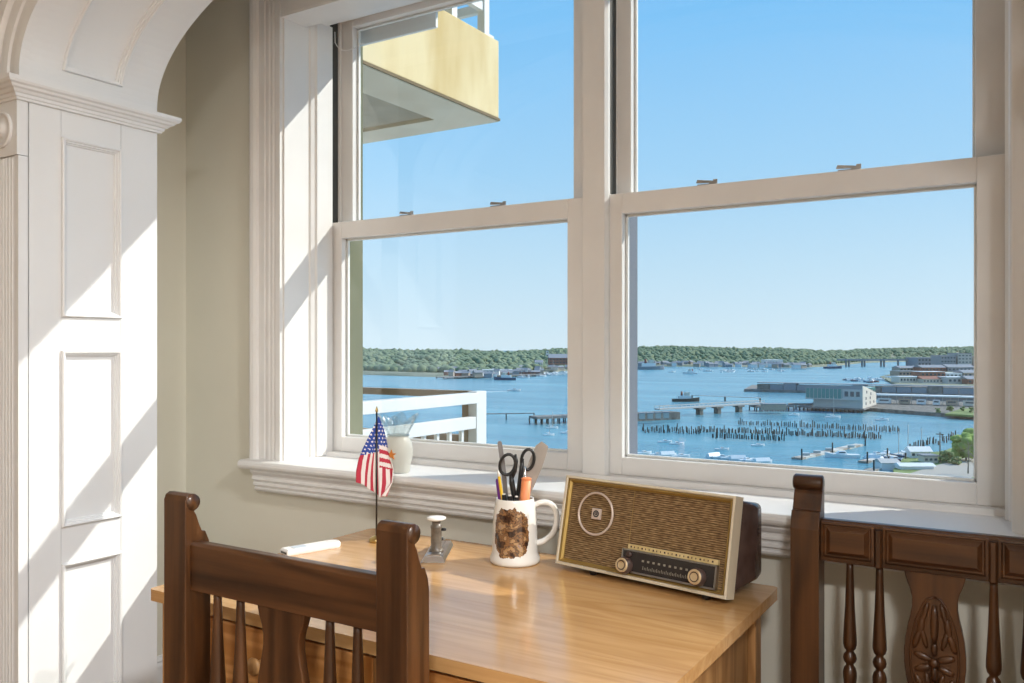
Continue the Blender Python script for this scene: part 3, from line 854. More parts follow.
# ================================================================== STEIN AND ITS CONTENTS
def stein_mat():
    m = mat('glazed_ceramic_with_print', (0.80, 0.77, 0.72), 0.12)
    nt = m.node_tree; b = nt.nodes['Principled BSDF']
    b.inputs['Coat Weight'].default_value = 0.4
    L = nt.links.new
    t = nt.nodes.new('ShaderNodeTexCoord')
    sp = nt.nodes.new('ShaderNodeSeparateXYZ'); L(t.outputs['Object'], sp.inputs[0])
    at = nt.nodes.new('ShaderNodeMath'); at.operation = 'ARCTAN2'
    L(sp.outputs['X'], at.inputs[0])
    ng = nt.nodes.new('ShaderNodeMath'); ng.operation = 'MULTIPLY'; ng.inputs[1].default_value = -1
    L(sp.outputs['Y'], ng.inputs[0]); L(ng.outputs[0], at.inputs[1])
    # ellipse mask around angle a0, height z0, edges broken by noise
    n = nt.nodes.new('ShaderNodeTexNoise'); n.inputs['Scale'].default_value = 90; n.inputs['Detail'].default_value = 6
    L(t.outputs['Object'], n.inputs['Vector'])
    def M2(op, a, bval=None, c=None):
        q = nt.nodes.new('ShaderNodeMath'); q.operation = op
        for i, v in enumerate((a, bval, c)):
            if v is None: continue
            if isinstance(v, (int, float)): q.inputs[i].default_value = v
            else: L(v, q.inputs[i])
        return q.outputs[0]
    da = M2('DIVIDE', M2('SUBTRACT', at.outputs[0], 0.34), 0.90)
    dz = M2('DIVIDE', M2('SUBTRACT', sp.outputs['Z'], 0.083), 0.064)
    rr = M2('ADD', M2('POWER', M2('ABSOLUTE', da), 2.6), M2('POWER', M2('ABSOLUTE', dz), 3.0))
    edge = M2('ADD', rr, M2('MULTIPLY', M2('SUBTRACT', n.outputs['Fac'], 0.5), 1.0))
    mask = M2('LESS_THAN', edge, 0.9)
    n2 = nt.nodes.new('ShaderNodeTexNoise'); n2.inputs['Scale'].default_value = 42; n2.inputs['Detail'].default_value = 6; n2.inputs['Roughness'].default_value = 0.6
    L(t.outputs['Object'], n2.inputs['Vector'])
    r = nt.nodes.new('ShaderNodeValToRGB')
    els = ((0.30, (0.02, 0.010, 0.008)), (0.44, (0.07, 0.032, 0.016)), (0.50, (0.30, 0.14, 0.05)), (0.55, (0.08, 0.045, 0.03)), (0.61, (0.48, 0.27, 0.11)), (0.72, (0.20, 0.17, 0.19)))
    r.color_ramp.elements[0].position, r.color_ramp.elements[0].color = els[0][0], (*els[0][1], 1)
    r.color_ramp.elements[1].position, r.color_ramp.elements[1].color = els[-1][0], (*els[-1][1], 1)
    for p, c in els[1:-1]:
        e = r.color_ramp.elements.new(p); e.color = (*c, 1)
    L(n2.outputs['Fac'], r.inputs[0])
    mx = nt.nodes.new('ShaderNodeMix'); mx.data_type = 'RGBA'
    mx.inputs[6].default_value = (0.80, 0.77, 0.72, 1)
    L(mask, mx.inputs[0]); L(r.outputs[0], mx.inputs[7]); L(mx.outputs[2], b.inputs['Base Color'])
    return m
M['stein'] = stein_mat()
M['ceramic'] = mat('white_glazed_ceramic', (0.80, 0.77, 0.72), 0.12)
SXY = (-1.138, 1.869)
st = thing('ceramic_stein', 'white ceramic stein with a brown painted scene holding scissors and pens', 'mug', (SXY[0], SXY[1], DZ))
body = MB().lathe([(0.052, 0.0), (0.0625, 0.001), (0.0645, 0.006), (0.0640, 0.014), (0.0605, 0.021), (0.0585, 0.030), (0.0560, 0.110), (0.0535, 0.138), (0.0505, 0.153), (0.0485, 0.162), (0.0475, 0.164), (0.0455, 0.162), (0.0475, 0.150), (0.0500, 0.110), (0.0510, 0.012), (0.001, 0.010)], 40)
obj('mug_body', body, M['stein'], st, label='white body with a dark brown landscape print')
ha = R(33)
hd = Vector((math.cos(ha), math.sin(ha), 0))
hp_ = [(0.048, 0.142), (0.062, 0.150), (0.082, 0.151), (0.098, 0.142), (0.106, 0.122), (0.106, 0.098), (0.098, 0.074), (0.082, 0.058), (0.066, 0.050), (0.052, 0.048)]
def smooth_path(p, n=5):
    out = []
    for k in range(len(p) - 1):
        a, b, c, d = p[max(k - 1, 0)], p[k], p[k + 1], p[min(k + 2, len(p) - 1)]
        for q in range(n):
            t = q / n
            out.append(tuple(0.5 * (2 * b[i] + (c[i] - a[i]) * t + (2 * a[i] - 5 * b[i] + 4 * c[i] - d[i]) * t * t + (3 * b[i] - a[i] - 3 * c[i] + d[i]) * t ** 3) for i in range(2)))
    return out + [p[-1]]
hp_ = smooth_path(hp_)
obj('handle', MB().tube([(hd.x * a, hd.y * a, z) for a, z in hp_], 0.0075, 12, flat=1.3), M['ceramic'], st)

def stein_pt(px, py, d=0.0):
    """a point above the mug, offset by pixels measured around its mouth (0.00255 m each)"""
    k = 0.00255
    ax, ay = math.cos(YAW), math.sin(YAW)
    dx = (px - 516) * k
    z = 0.158 - (py - 503) * k
    return Vector((SXY[0] + ax * dx - ay * d, SXY[1] + ay * dx + ax * d, DZ + z))
def add_item(name, label, cat, mbs, base=None):
    o0 = base
    t = thing(name, label, cat, o0)
    for nm, mb, m, lab in mbs:
        mb.v = [(p[0] - o0[0], p[1] - o0[1], p[2] - o0[2]) for p in mb.v]
        obj(nm, mb, m, t, label=lab)
    return t
M['purple'] = mat('purple_plastic', (0.16, 0.03, 0.30), 0.35)
M['yellow'] = mat('yellow_lacquer', (0.72, 0.46, 0.04), 0.35)
M['orange'] = mat('orange_rubber', (0.80, 0.27, 0.11), 0.5)
M['knife'] = noisy('tarnished_blade', (0.30, 0.26, 0.23), (0.38, 0.34, 0.30), 12, rough=0.4)
M['file'] = mat('grey_file', (0.22, 0.21, 0.21), 0.5, 0.3)
def flat_bar(pts, ws, th, mview=Vector((-math.sin(YAW), math.cos(YAW), 0))):
    """a bar lying across the view: pts centre line, half widths ws, thickness th"""
    m = MB()
    rings = []
    for k, p in enumerate(pts):
        t = (pts[min(k + 1, len(pts) - 1)] - pts[max(k - 1, 0)]).normalized()
        s = t.cross(mview).normalized()
        rings.append([p + s * ws[k] - mview * th, p + s * ws[k] + mview * th, p - s * ws[k] + mview * th, p - s * ws[k] - mview * th])
    return m.loft(rings)
# scissors: two loops, shanks and blades down in the mug
def loop_pts(cx, cy, rx, ry, rot, n=20, d=0.0):
    out = []
    for k in range(n + 1):
        a = 2 * PI * k / n
        x, y = rx * math.cos(a), ry * math.sin(a)
        out.append(stein_pt(cx + x * math.cos(rot) - y * math.sin(rot), cy + x * math.sin(rot) + y * math.cos(rot), d))
    return out
sc_base = stein_pt(516, 558, 0.0)
l1 = MB().tube(loop_pts(508.5, 467.5, 7.6, 10.5, 0.25), 0.0042, 8, caps=False)
l1.tube([stein_pt(512, 477), stein_pt(513, 486), stein_pt(515, 498), stein_pt(517, 508)], [0.005, 0.0075, 0.007, 0.005], 8)
l1.tube([stein_pt(516.5, 457), stein_pt(517.5, 464), stein_pt(516, 474), stein_pt(513, 482)], [0.003, 0.0045, 0.005, 0.004], 8)
l2 = MB().tube(loop_pts(529, 463, 6.4, 10.5, 0.15, d=0.01), 0.0042, 8, caps=False)
l2.tube([stein_pt(523.5, 462, 0.01), stein_pt(522.5, 474, 0.01), stein_pt(520.5, 488, 0.01), stein_pt(518, 503, 0.008), stein_pt(517, 508, 0.006)], [0.0045, 0.0065, 0.006, 0.0055, 0.004], 8)
bl1 = flat_bar([stein_pt(516.5, 506), stein_pt(517, 530), stein_pt(514.5, 558)], [0.006, 0.006, 0.001], 0.001)
bl2 = flat_bar([stein_pt(517.5, 506, 0.005), stein_pt(517, 530, 0.004), stein_pt(516, 556, 0.003)], [0.006, 0.006, 0.001], 0.001)
add_item('scissors', 'scissors with black loop handles standing in the white stein', 'scissors', [('handle', l1, M['black'], None), ('handle', l2, M['black'], None), ('blade', bl1, M['steel'], None), ('blade', bl2, M['steel'], None)], sc_base)
add_item('letter_knife', 'broad dull grey knife leaning to the right in the white stein', 'knife', [('blade', flat_bar([stein_pt(523, 508, 0.016), stein_pt(530, 487, 0.018), stein_pt(537, 468, 0.02), stein_pt(543, 452, 0.022), stein_pt(546.5, 447.5, 0.0225)], [0.010, 0.016, 0.0185, 0.0165, 0.0105], 0.0012), M['knife'], None), ('knife_handle', flat_bar([stein_pt(523, 508, 0.016), stein_pt(514, 557, 0.004)], [0.007, 0.009], 0.004), M['black'], None)], stein_pt(514, 558, 0.004))
add_item('metal_file', 'narrow grey metal file leaning left behind the scissor handles', 'file', [('blade', flat_bar([stein_pt(509, 558, 0.022), stein_pt(507, 503, 0.022), stein_pt(504, 470, 0.024), stein_pt(500.5, 446.5, 0.026), stein_pt(500.0, 445.0, 0.026)], [0.006, 0.006, 0.0062, 0.0058, 0.003], 0.0015), M['file'], None)], stein_pt(509, 558, 0.022))
pa, pb = stein_pt(512, 558, -0.015), stein_pt(499.5, 473, -0.026)
dv = (pb - pa).normalized(); L_ = (pb - pa).length
add_item('yellow_pencil', 'yellow pencil with a pale tip at the left of the stein', 'pencil', [('barrel', MB().tube([pa, pa + dv * (L_ - 0.012)], 0.0042, 6, sm=False), M['yellow'], None), ('pencil_tip', MB().tube([pa + dv * (L_ - 0.012), pa + dv * (L_ - 0.003), pb + dv * 0.004], [0.0042, 0.0032, 0.0008], 6), M['ceramic'], 'pale pencil tip')], pa)
pa, pb = stein_pt(508, 558, -0.005), stein_pt(498.5, 481, -0.012)
dv = (pb - pa).normalized(); L_ = (pb - pa).length
add_item('purple_pen', 'purple pen standing lowest at the left edge of the stein', 'pen', [('barrel', MB().tube([pa, pa + dv * (L_ - 0.006), pb], [0.0055, 0.0055, 0.004], 10), M['purple'], None), ('pen_clip', MB().tube([pb - dv * 0.004, pb - dv * 0.02], 0.0018, 6), M['chrome'], None)], pa)
pa, pb = stein_pt(520, 558, -0.018), stein_pt(527.5, 481.5, -0.020)
dv = (pb - pa).normalized(); L_ = (pb - pa).length
add_item('orange_marker', 'stubby orange marker with a scalloped top at the right of the stein', 'marker', [('barrel', MB().tube([pa, pa + dv * 0.10, pa + dv * 0.104, pb], [0.009, 0.009, 0.0125, 0.0125], 12), M['orange'], None), ('crown', MB().lathe([(0.0125, 0), (0.0135, 0.004), (0.009, 0.006)], 10, pb, sm=False), M['orange'], None)], pa)
pa, pb = stein_pt(519, 558, 0.0), stein_pt(526, 470, 0.0)
add_item('silver_pen', 'slim silver pen behind the orange marker in the stein', 'pen', [('barrel', MB().tube([pa, pb], [0.0042, 0.0036], 10), M['chrome'], None)], pa)
for i, (x, y, d, lab) in enumerate(((505, 496, -0.024, 'short black marker at the front left of the stein'), (511, 497, -0.030, 'short black marker at the front middle of the stein'), (517.5, 498, -0.030, 'short black marker at the front right of the stein'))):
    pa, pb = stein_pt(512 + i * 2, 558, -0.028), stein_pt(x, y, d)
    dv = (pb - pa).normalized()
    add_item('black_marker', lab, 'marker', [('barrel', MB().tube([pa, pb], [0.0065, 0.0065], 10), M['black'], None), ('end_cap', MB().tube([pb, pb + dv * 0.003], [0.0045, 0.0040], 10), M['ceramic'], 'pale end')], pa)

# ================================================================== FLAG
M['red'] = mat('flag_red', (0.50, 0.035, 0.07), 0.8)
M['fwhite'] = mat('flag_white', (0.86, 0.80, 0.80), 0.8)
M['blue'] = mat('flag_blue', (0.025, 0.07, 0.36), 0.8)
FX, FY = -1.588, 1.856
fl = thing('desk_flag', 'small stars and stripes desk flag drooping on a black stick with a round base', 'flag', (FX, FY, DZ))
obj('base', MB().lathe([(0.021, 0.0), (0.022, 0.004), (0.020, 0.010), (0.014, 0.014), (0.006, 0.018)], 24), M['brass'], fl, label='small brass disc base')
lean = Vector((0.001, 0.0, 0.365))
obj('stick', MB().tube([Vector((0, 0, 0.01)), lean], [0.0026, 0.0024], 8), M['black'], fl)
obj('finial', MB().lathe([(0.0024, 0), (0.0045, 0.004), (0.0035, 0.010), (0.0006, 0.018)], 10, lean), M['brass'], fl)
def flag_mesh():
    """cloth hung from the top of the stick: a left and a right lobe folded round it; (x, y) are pattern units, 2.6 mm each, from the stick"""
    k = 0.00243
    NU, NV = 34, 110
    def lerp(t, a):
        t = max(0, min(1, t)) * (len(a) - 1)
        i = min(int(t), len(a) - 2)
        return a[i] + (a[i + 1] - a[i]) * (t - i)
    Lx = [0, -6, -12, -18, -23, -26, -27]
    Rx = [0, 7, 11.5, 15.5, 21.5, 21, 9]
    Hb = lambda u: 76 + 14 * min(1, max(0, (u + 1))) if u < 0 else 90 + 0 * u
    mb = MB()
    ids = []
    for j in range(NV + 1):
        v = j / NV
        row = []
        for i in range(NU + 1):
            u = -1 + 2 * i / NU
            x = (lerp(v, Lx) * -u) if u < 0 else lerp(v, Rx) * u
            bot = 75 + 17 * (1 + u) if u < 0 else 92 - 1.5 * u
            y = v * bot * (1 - 0.03 * abs(u) * (1 - v))
            dep = 0.006 + 0.012 * math.sin(abs(u) * PI * (1.0 if u < 0 else 1.4)) * v + 0.004 * math.sin(u * 9 + v * 3) * v
            row.append((x, y, dep))
        ids.append(row)
    P = lambda q: (lean.x * (1 - q[1] / 155.0) + math.cos(YAW) * q[0] * k + math.sin(YAW) * q[2], math.sin(YAW) * q[0] * k + q[2] * math.cos(YAW), 0.355 - q[1] * k * 1.03)
    vid = [[mb.av(P(q)) for q in row] for row in ids]
    rs = random.Random(3)
    for j in range(NV):
        for i in range(NU):
            q = [(ids[a][b][0], ids[a][b][1]) for a, b in ((j, i), (j, i + 1), (j + 1, i + 1), (j + 1, i))]
            x = sum(p[0] for p in q) / 4; y = sum(p[1] for p in q) / 4
            u = -1 + 2 * (i + 0.5) / NU
            if x < 0:
                yc = 41 + 0.25 * x + 7 * (1 + x / 11.0) * 0.3
                if y < 40 - 0.35 * x * 0.6:
                    c = 2
                else:
                    # stripes fan down from the canton
                    s = (-u) * 8.0
                    c = 0 if int(s + 1) % 2 == 0 else 1
            else:
                yc = 33 + 0.25 * x
                if y < yc:
                    c = 2
                else:
                    s = (y - yc) / 4.6
                    if y - 0.25 * x < 58 and not (x > 17 and y > 50):
                        c = 1 if int(s) % 2 == 0 else 0
                        if int(s) % 2 == 1 and int(s) > 6: c = 1
                    else:
                        s2 = (u) * 6.0 + 0.2
                        c = 0 if int(s2) % 2 == 1 else 1
            if c == 2 and y > 8:
                # staggered stars
                gx, gy = x / 3.7, y / 4.2
                r_ = round(gy)
                fx = gx - (0.5 if r_ % 2 else 0)
                if abs(fx - round(fx)) * 3.7 < 0.75 and abs(gy - r_) * 4.2 < 0.9:
                    c = 1
            mb.ms = c
            mb.af((vid[j][i], vid[j][i + 1], vid[j + 1][i + 1], vid[j + 1][i]), True)
    return mb
fo = obj('cloth', flag_mesh(), [M['red'], M['fwhite'], M['blue']], fl, label='red and white striped cloth with a starred blue canton')
sm = fo.modifiers.new('thick', 'SOLIDIFY'); sm.thickness = 0.0006

# ================================================================== VASE ON THE STOOL
M['vglass'] = mat('clear_vase_glass', (0.93, 0.96, 0.95), 0.03)
b_ = M['vglass'].node_tree.nodes['Principled BSDF']
b_.inputs['Transmission Weight'].default_value = 0.0
M['vglass'] = pane_mat('clear_vase_glass', (0.93, 0.95, 0.945), 1.9)
nt_ = M['vglass'].node_tree
for n in nt_.nodes:
    if n.type == 'BSDF_GLOSSY': n.inputs['Roughness'].default_value = 0.06
M['milk'] = mat('frosted_pearl_glass', (0.80, 0.80, 0.74), 0.25)
b_ = M['milk'].node_tree.nodes['Principled BSDF']
b_.inputs['Transmission Weight'].default_value = 0.55
b_.inputs['IOR'].default_value = 1.2
b_.inputs['Roughness'].default_value = 0.3
vs = thing('glass_vase', 'clear glass vase with a ruffled mouth on the sunny window stool', 'vase', (-1.756, 2.158, 0.905))
nseg = 48
def vring(r, z, amp=0.0, k=6):
    return [((r + amp * math.cos(k * 2 * PI * j / nseg)) * math.cos(2 * PI * j / nseg), (r + amp * math.cos(k * 2 * PI * j / nseg)) * math.sin(2 * PI * j / nseg), z + amp * 0.9 * math.cos(k * 2 * PI * j / nseg)) for j in range(nseg)]
vb = MB()
vb.loft([vring(0.034, 0.0), vring(0.038, 0.004), vring(0.041, 0.025), vring(0.047, 0.055), vring(0.048, 0.075), vring(0.044, 0.096), vring(0.036, 0.112), vring(0.031, 0.120)], True, True, True)
obj('belly', vb, M['milk'], vs, label='cloudy pearl coloured lower body')
vr = MB()
vr.loft([vring(0.031, 0.118), vring(0.033, 0.128, 0.001), vring(0.039, 0.140, 0.003), vring(0.047, 0.154, 0.006), vring(0.054, 0.168, 0.010), vring(0.057, 0.178, 0.014)], False, True, True)
ro = obj('ruffled_mouth', vr, M['vglass'], vs, label='clear ruffled mouth')
s_ = ro.modifiers.new('thick', 'SOLIDIFY'); s_.thickness = 0.003
nk = MB().torus((0, 0, 0.120), 0.033, 0.004, 'z')
obj('neck_ring', nk, M['vglass'], vs)
# orange star ornament on the belly, toward the room
M['starorange'] = mat('orange_star', (0.72, 0.26, 0.05), 0.5)
s5 = MB()
pt = []
for k in range(10):
    a = PI / 2 + k * PI / 5
    r = 0.017 if k % 2 == 0 else 0.007
    pt.append((r * math.cos(a), r * math.sin(a)))
s5.T = Matrix.Translation((0.012, -0.0470, 0.062)) @ Matrix.Rotation(R(14), 4, 'Z')
s5.prism(pt, 'y', -0.004, 0.002)
obj('star_ornament', s5, M['starorange'], vs, label='small orange starfish ornament')

# ================================================================== STAPLER, CASE
sp = thing('chrome_stapler', 'small chrome plunger stapler standing between the flag and the stein', 'stapler', (-1.318, 1.77, DZ), R(29))
obj('base_plate', MB().loft([[(-0.030, -0.045, 0), (0.030, -0.045, 0), (0.030, 0.150, 0), (-0.030, 0.150, 0)], [(-0.030, -0.045, 0.007), (0.030, -0.045, 0.007), (0.030, 0.150, 0.007), (-0.030, 0.150, 0.007)], [(-0.024, -0.032, 0.019), (0.024, -0.032, 0.019), (0.024, 0.145, 0.019), (-0.024, 0.145, 0.019)]]), M['chrome'], sp, bev=0.001)
obj('anvil', B(-0.016, 0.016, -0.030, -0.004, 0.019, 0.023), M['steel'], sp)
obj('rubber_pad', B(-0.029, 0.029, -0.044, 0.149, -0.0, 0.003), M['black'], sp, label='black rubber foot')
co = obj('column', MB().lathe([(0.020, 0.019), (0.017, 0.024), (0.0140, 0.028), (0.0140, 0.078), (0.0150, 0.080), (0.0150, 0.086), (0.0115, 0.088), (0.0115, 0.102)], 28, (0, 0.022, 0)), M['grip'], sp, label='ribbed grey plunger column')
obj('plunger_head', MB().lathe([(0.004, 0.099), (0.020, 0.100), (0.0255, 0.104), (0.0245, 0.108), (0.016, 0.110), (0.001, 0.111)], 28, (0, 0.022, 0)), M['ceramic'], co, label='white mushroom plunger head')
ar = obj('arm', MB().prism([(0.036, 0.019), (0.036, 0.058), (0.048, 0.064), (0.060, 0.052), (0.075, 0.046), (0.130, 0.030), (0.145, 0.019)], 'x', -0.010, 0.010), M['chrome'], sp, bev=0.002)
obj('pin', MB().lathe([(0.005, -0.014), (0.005, 0.014)], 12, (0, 0.058, 0.044), 'x'), M['black'], ar)
obj('side_screw', MB().lathe([(0.004, 0.0), (0.004, 0.012), (0.003, 0.014)], 10, (0.012, 0.022, 0.076), 'x'), M['black'], co)

M['casewhite'] = mat('white_plastic_case', (0.78, 0.77, 0.75), 0.3)
M['casegrey'] = mat('blue_grey_label', (0.48, 0.54, 0.60), 0.45)
pc = thing('pocket_case', 'slim white plastic case lying at the left edge of the desk', 'case', (-1.672, 1.690, DZ), R(-18))
def capsule(w, l, z):
    r = w
    p = []
    for k in range(9):
        a = PI * k / 8
        p.append((r * math.cos(a), l - r + r * math.sin(a), z))
    p += [(-w * 0.95, -l, z), (w * 0.95, -l, z)]
    return p
body = MB().loft([capsule(0.022, 0.082, 0.0), capsule(0.023, 0.083, 0.003), capsule(0.023, 0.083, 0.010), capsule(0.019, 0.079, 0.015)], True, True, False)
bo = obj('shell', body, M['casewhite'], pc)
obj('grey_label', B(-0.014, 0.014, -0.060, -0.020, 0.0148, 0.0158), M['casegrey'], bo, label='blue grey patch')
obj('end_slot', B(-0.016, 0.016, -0.0835, -0.0815, 0.003, 0.008), M['black'], bo)

# ================================================================== BALCONIES OUTSIDE
# balcony of the floor above: slab with a deep yellow fascia, coffered underside and a steel railing
ub = thing('upper_balcony', 'yellow stained concrete balcony of the floor above jutting out at upper left', 'balcony', (-5.0, 3.8, 2.90))
uo = Vector(ub.location)
def U(mb):
    mb.v = [(p[0] - uo.x, p[1] - uo.y, p[2] - uo.z) for p in mb.v]
    return mb
UX, UY, UZ0, UZ1 = -3.23, 5.09, 2.90, 3.47
obj('side_fascia', U(B(UX - 0.16, UX, YO, UY, UZ0 + 0.02, UZ1)), M['concrete'], ub, bev=0.01)
obj('front_fascia', U(B(-7.6, UX - 0.161, UY - 0.16, UY, UZ0 + 0.02, UZ1)), M['concrete'], ub, bev=0.01)
obj('drip_edge', U(B(UX - 0.012, UX + 0.006, YO, UY + 0.006, UZ0 + 0.005, UZ0 + 0.022)), mat('rust_brown_drip', (0.20, 0.14, 0.07), 0.8), ub, label='brown stained drip edge')
so = MB()
so.box(-7.6, UX - 0.005, YO, 2.75, UZ0, UZ0 + 0.03); so.box(-7.6, UX - 0.005, UY - 0.28, UY, UZ0, UZ0 + 0.03)
so.box(UX - 0.36, UX - 0.005, 2.75, UY - 0.28, UZ0, UZ0 + 0.03)
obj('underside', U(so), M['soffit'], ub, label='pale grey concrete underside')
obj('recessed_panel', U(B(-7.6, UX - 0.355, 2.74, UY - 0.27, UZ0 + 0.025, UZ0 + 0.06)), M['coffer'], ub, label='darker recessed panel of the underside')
obj('deck', U(B(-7.6, UX - 0.16, YO, UY - 0.16, UZ0 + 0.1, UZ0 + 0.30)), M['soffit'], ub)
for y in (4.06, 4.62, 5.01):
    obj('railing_post', U(B(UX - 0.11, UX - 0.05, y - 0.03, y + 0.03, UZ1, UZ1 + 1.0)), M['ext_white'], ub)
obj('base_plate', U(B(UX - 0.13, UX - 0.03, 4.95, 5.07, UZ1, UZ1 + 0.03)), M['ext_white'], ub)
for z in (0.22, 0.62, 0.97):
    obj('railing_rail', U(B(UX - 0.10, UX - 0.06, YO + 0.1, 5.01, UZ1 + z - 0.03, UZ1 + z + 0.03)), M['ext_white'], ub)
    obj('railing_rail', U(B(-7.5, UX - 0.08, 4.99, 5.03, UZ1 + z - 0.03, UZ1 + z + 0.03)), M['ext_white'], ub)

# balcony of this floor with a white board railing
lb = thing('lower_balcony', 'balcony with a white board railing beyond the left window', 'balcony', (-5.0, 3.8, -0.1))
lo_ = Vector(lb.location)
def LB(mb):
    mb.v = [(p[0] - lo_.x, p[1] - lo_.y, p[2] - lo_.z) for p in mb.v]
    return mb
M['railbrown'] = mat('brown_rail_inside', (0.30, 0.21, 0.13), 0.7)  # brown stands for shade on the railing sides turned from the sun
obj('deck', LB(B(-7.6, -3.15, YO, 4.88, -0.30, -0.1)), M['soffit'], lb)
PXR, PYR = -3.22, 4.80
obj('corner_post', LB(B(PXR - 0.035, PXR + 0.035, PYR - 0.06, PYR + 0.06, -0.1, 1.012)), M['ext_white'], lb, bev=0.004)
obj('corner_post', LB(B(PXR - 0.050, PXR - 0.036, PYR - 0.11, PYR + 0.055, -0.1, 1.0)), M['railbrown'], lb, label='brown inner face of the corner post')
obj('top_rail', LB(B(PXR - 0.03, PXR + 0.055, YO, PYR - 0.06, 0.935, 1.005)), M['ext_white'], lb, bev=0.003)
obj('middle_rail', LB(B(PXR - 0.02, PXR + 0.03, YO, PYR - 0.06, 0.765, 0.845)), M['ext_white'], lb, bev=0.003)
obj('front_rail', LB(B(-7.5, PXR - 0.06, PYR - 0.03, PYR + 0.03, 0.965, 1.012)), M['railbrown'], lb, label='brown weathered front rail')
obj('front_rail', LB(B(-7.5, PXR - 0.06, PYR - 0.03, PYR + 0.03, 0.66, 0.71)), M['railbrown'], lb, label='brown weathered lower front rail')
for k in range(15):
    y = 2.72 + k * 0.135
    obj('baluster', LB(B(PXR - 0.012, PXR + 0.012, y - 0.012, y + 0.012, 0.05, 0.765)), M['ext_white'], lb)
obj('bottom_rail', LB(B(PXR - 0.02, PXR + 0.03, YO, PYR - 0.06, 0.0, 0.05)), M['ext_white'], lb)

# ================================================================== HARBOUR (the flat is some 30 m above the water)
SEA = EYE - 30.0
FW = Vector((-math.sin(YAW), math.cos(YAW), 0)); RT = Vector((math.cos(YAW), math.sin(YAW), 0))
def S(px, y, e=0.0):
    """a point e metres above the water, found on the chart by bearing (px) and depression (y)"""
    z = (EYE - SEA - e) * FPX / (y - 347.0)
    p = FW * z + RT * (z * (px - 512) / FPX)
    return Vector((p.x, p.y, SEA + e))
def dist(y, e=0.0):
    return (EYE - SEA - e) * FPX / (y - 347.0)

def water_mat():
    m = mat('harbour_water', (0.030, 0.135, 0.235), 0.22)
    nt = m.node_tree; b = nt.nodes['Principled BSDF']
    L = nt.links.new
    t = nt.nodes.new('ShaderNodeTexCoord')
    mp = nt.nodes.new('ShaderNodeMapping'); mp.inputs['Rotation'].default_value = (0, 0, -YAW); mp.inputs['Scale'].default_value = (0.006, 0.03, 1)
    n = nt.nodes.new('ShaderNodeTexNoise'); n.inputs['Scale'].default_value = 1.0; n.inputs['Detail'].default_value = 5
    r = nt.nodes.new('ShaderNodeValToRGB')
    r.color_ramp.elements[0].position = 0.35; r.color_ramp.elements[0].color = (0.085, 0.250, 0.325, 1)
    r.color_ramp.elements[1].position = 0.68; r.color_ramp.elements[1].color = (0.155, 0.370, 0.440, 1)
    L(t.outputs['Object'], mp.inputs[0]); L(mp.outputs[0], n.inputs['Vector']); L(n.outputs['Fac'], r.inputs[0]); L(r.outputs[0], b.inputs['Base Color'])
    n2 = nt.nodes.new('ShaderNodeTexNoise'); n2.inputs['Scale'].default_value = 0.35; n2.inputs['Detail'].default_value = 4
    mp2 = nt.nodes.new('ShaderNodeMapping'); mp2.inputs['Rotation'].default_value = (0, 0, -YAW); mp2.inputs['Scale'].default_value = (0.6, 1.4, 1)
    L(t.outputs['Object'], mp2.inputs[0]); L(mp2.outputs[0], n2.inputs['Vector'])
    bp = nt.nodes.new('ShaderNodeBump'); bp.inputs['Strength'].default_value = 1.0; bp.inputs['Distance'].default_value = 0.5
    L(n2.outputs['Fac'], bp.inputs['Height']); L(bp.outputs[0], b.inputs['Normal'])
    b.inputs['Specular IOR Level'].default_value = 0.22
    return m
M['water'] = water_mat()
struct('sea', B(-5000, 3000, 30, 6000, SEA - 1, SEA), M['water'], 'rippled blue harbour water far below the windows', 'water')

M['forest'] = noisy('far_forest_canopy', (0.150, 0.205, 0.115), (0.235, 0.285, 0.175), 0.03, rough=0.95, detail=4)  # canopy colour paled and dulled to carry the distance haze
M['land'] = noisy('far_ground', (0.17, 0.19, 0.12), (0.28, 0.28, 0.20), 0.02, rough=0.95)
M['grass'] = noisy('near_grass', (0.14, 0.19, 0.05), (0.24, 0.30, 0.10), 0.2, rough=0.95)
M['rock'] = noisy('seawall_rock', (0.11, 0.10, 0.085), (0.26, 0.24, 0.21), 0.4, rough=0.95, detail=6)
M['wharf'] = noisy('wharf_timber', (0.17, 0.155, 0.14), (0.30, 0.275, 0.25), 0.3, rough=0.95)
M['pile'] = noisy('weathered_pile', (0.045, 0.042, 0.036), (0.11, 0.10, 0.085), 1.0, rough=0.95)
M['conc'] = mat('pale_concrete', (0.52, 0.50, 0.47), 0.9)
M['roofgrey'] = mat('grey_roof', (0.28, 0.29, 0.31), 0.8)
M['roofwhite'] = mat('white_roof', (0.78, 0.78, 0.77), 0.7)
M['brick'] = mat('red_brick', (0.33, 0.145, 0.10), 0.9)
M['wallgrey'] = mat('blue_grey_cladding', (0.29, 0.31, 0.34), 0.8)
M['wallcream'] = mat('cream_cladding', (0.66, 0.60, 0.52), 0.8)
M['wallwhite'] = mat('white_clapboard', (0.76, 0.76, 0.76), 0.8)
M['walltan'] = mat('tan_cladding', (0.42, 0.34, 0.27), 0.8)
M['darkwin'] = mat('dark_window_glass', (0.06, 0.09, 0.11), 0.2)
M['greenglass'] = mat('green_glass_wall', (0.09, 0.27, 0.25), 0.15)
M['boatwhite'] = mat('white_hull', (0.80, 0.80, 0.79), 0.4)
M['boatblue'] = mat('navy_hull', (0.05, 0.09, 0.16), 0.4)
M['boatred'] = mat('rust_red_hull', (0.30, 0.08, 0.05), 0.5)
M['road'] = mat('asphalt_road', (0.43, 0.38, 0.32), 0.95)
M['leaf'] = noisy('spring_leaves', (0.13, 0.22, 0.035), (0.27, 0.37, 0.075), 0.5, rough=0.9, detail=5)
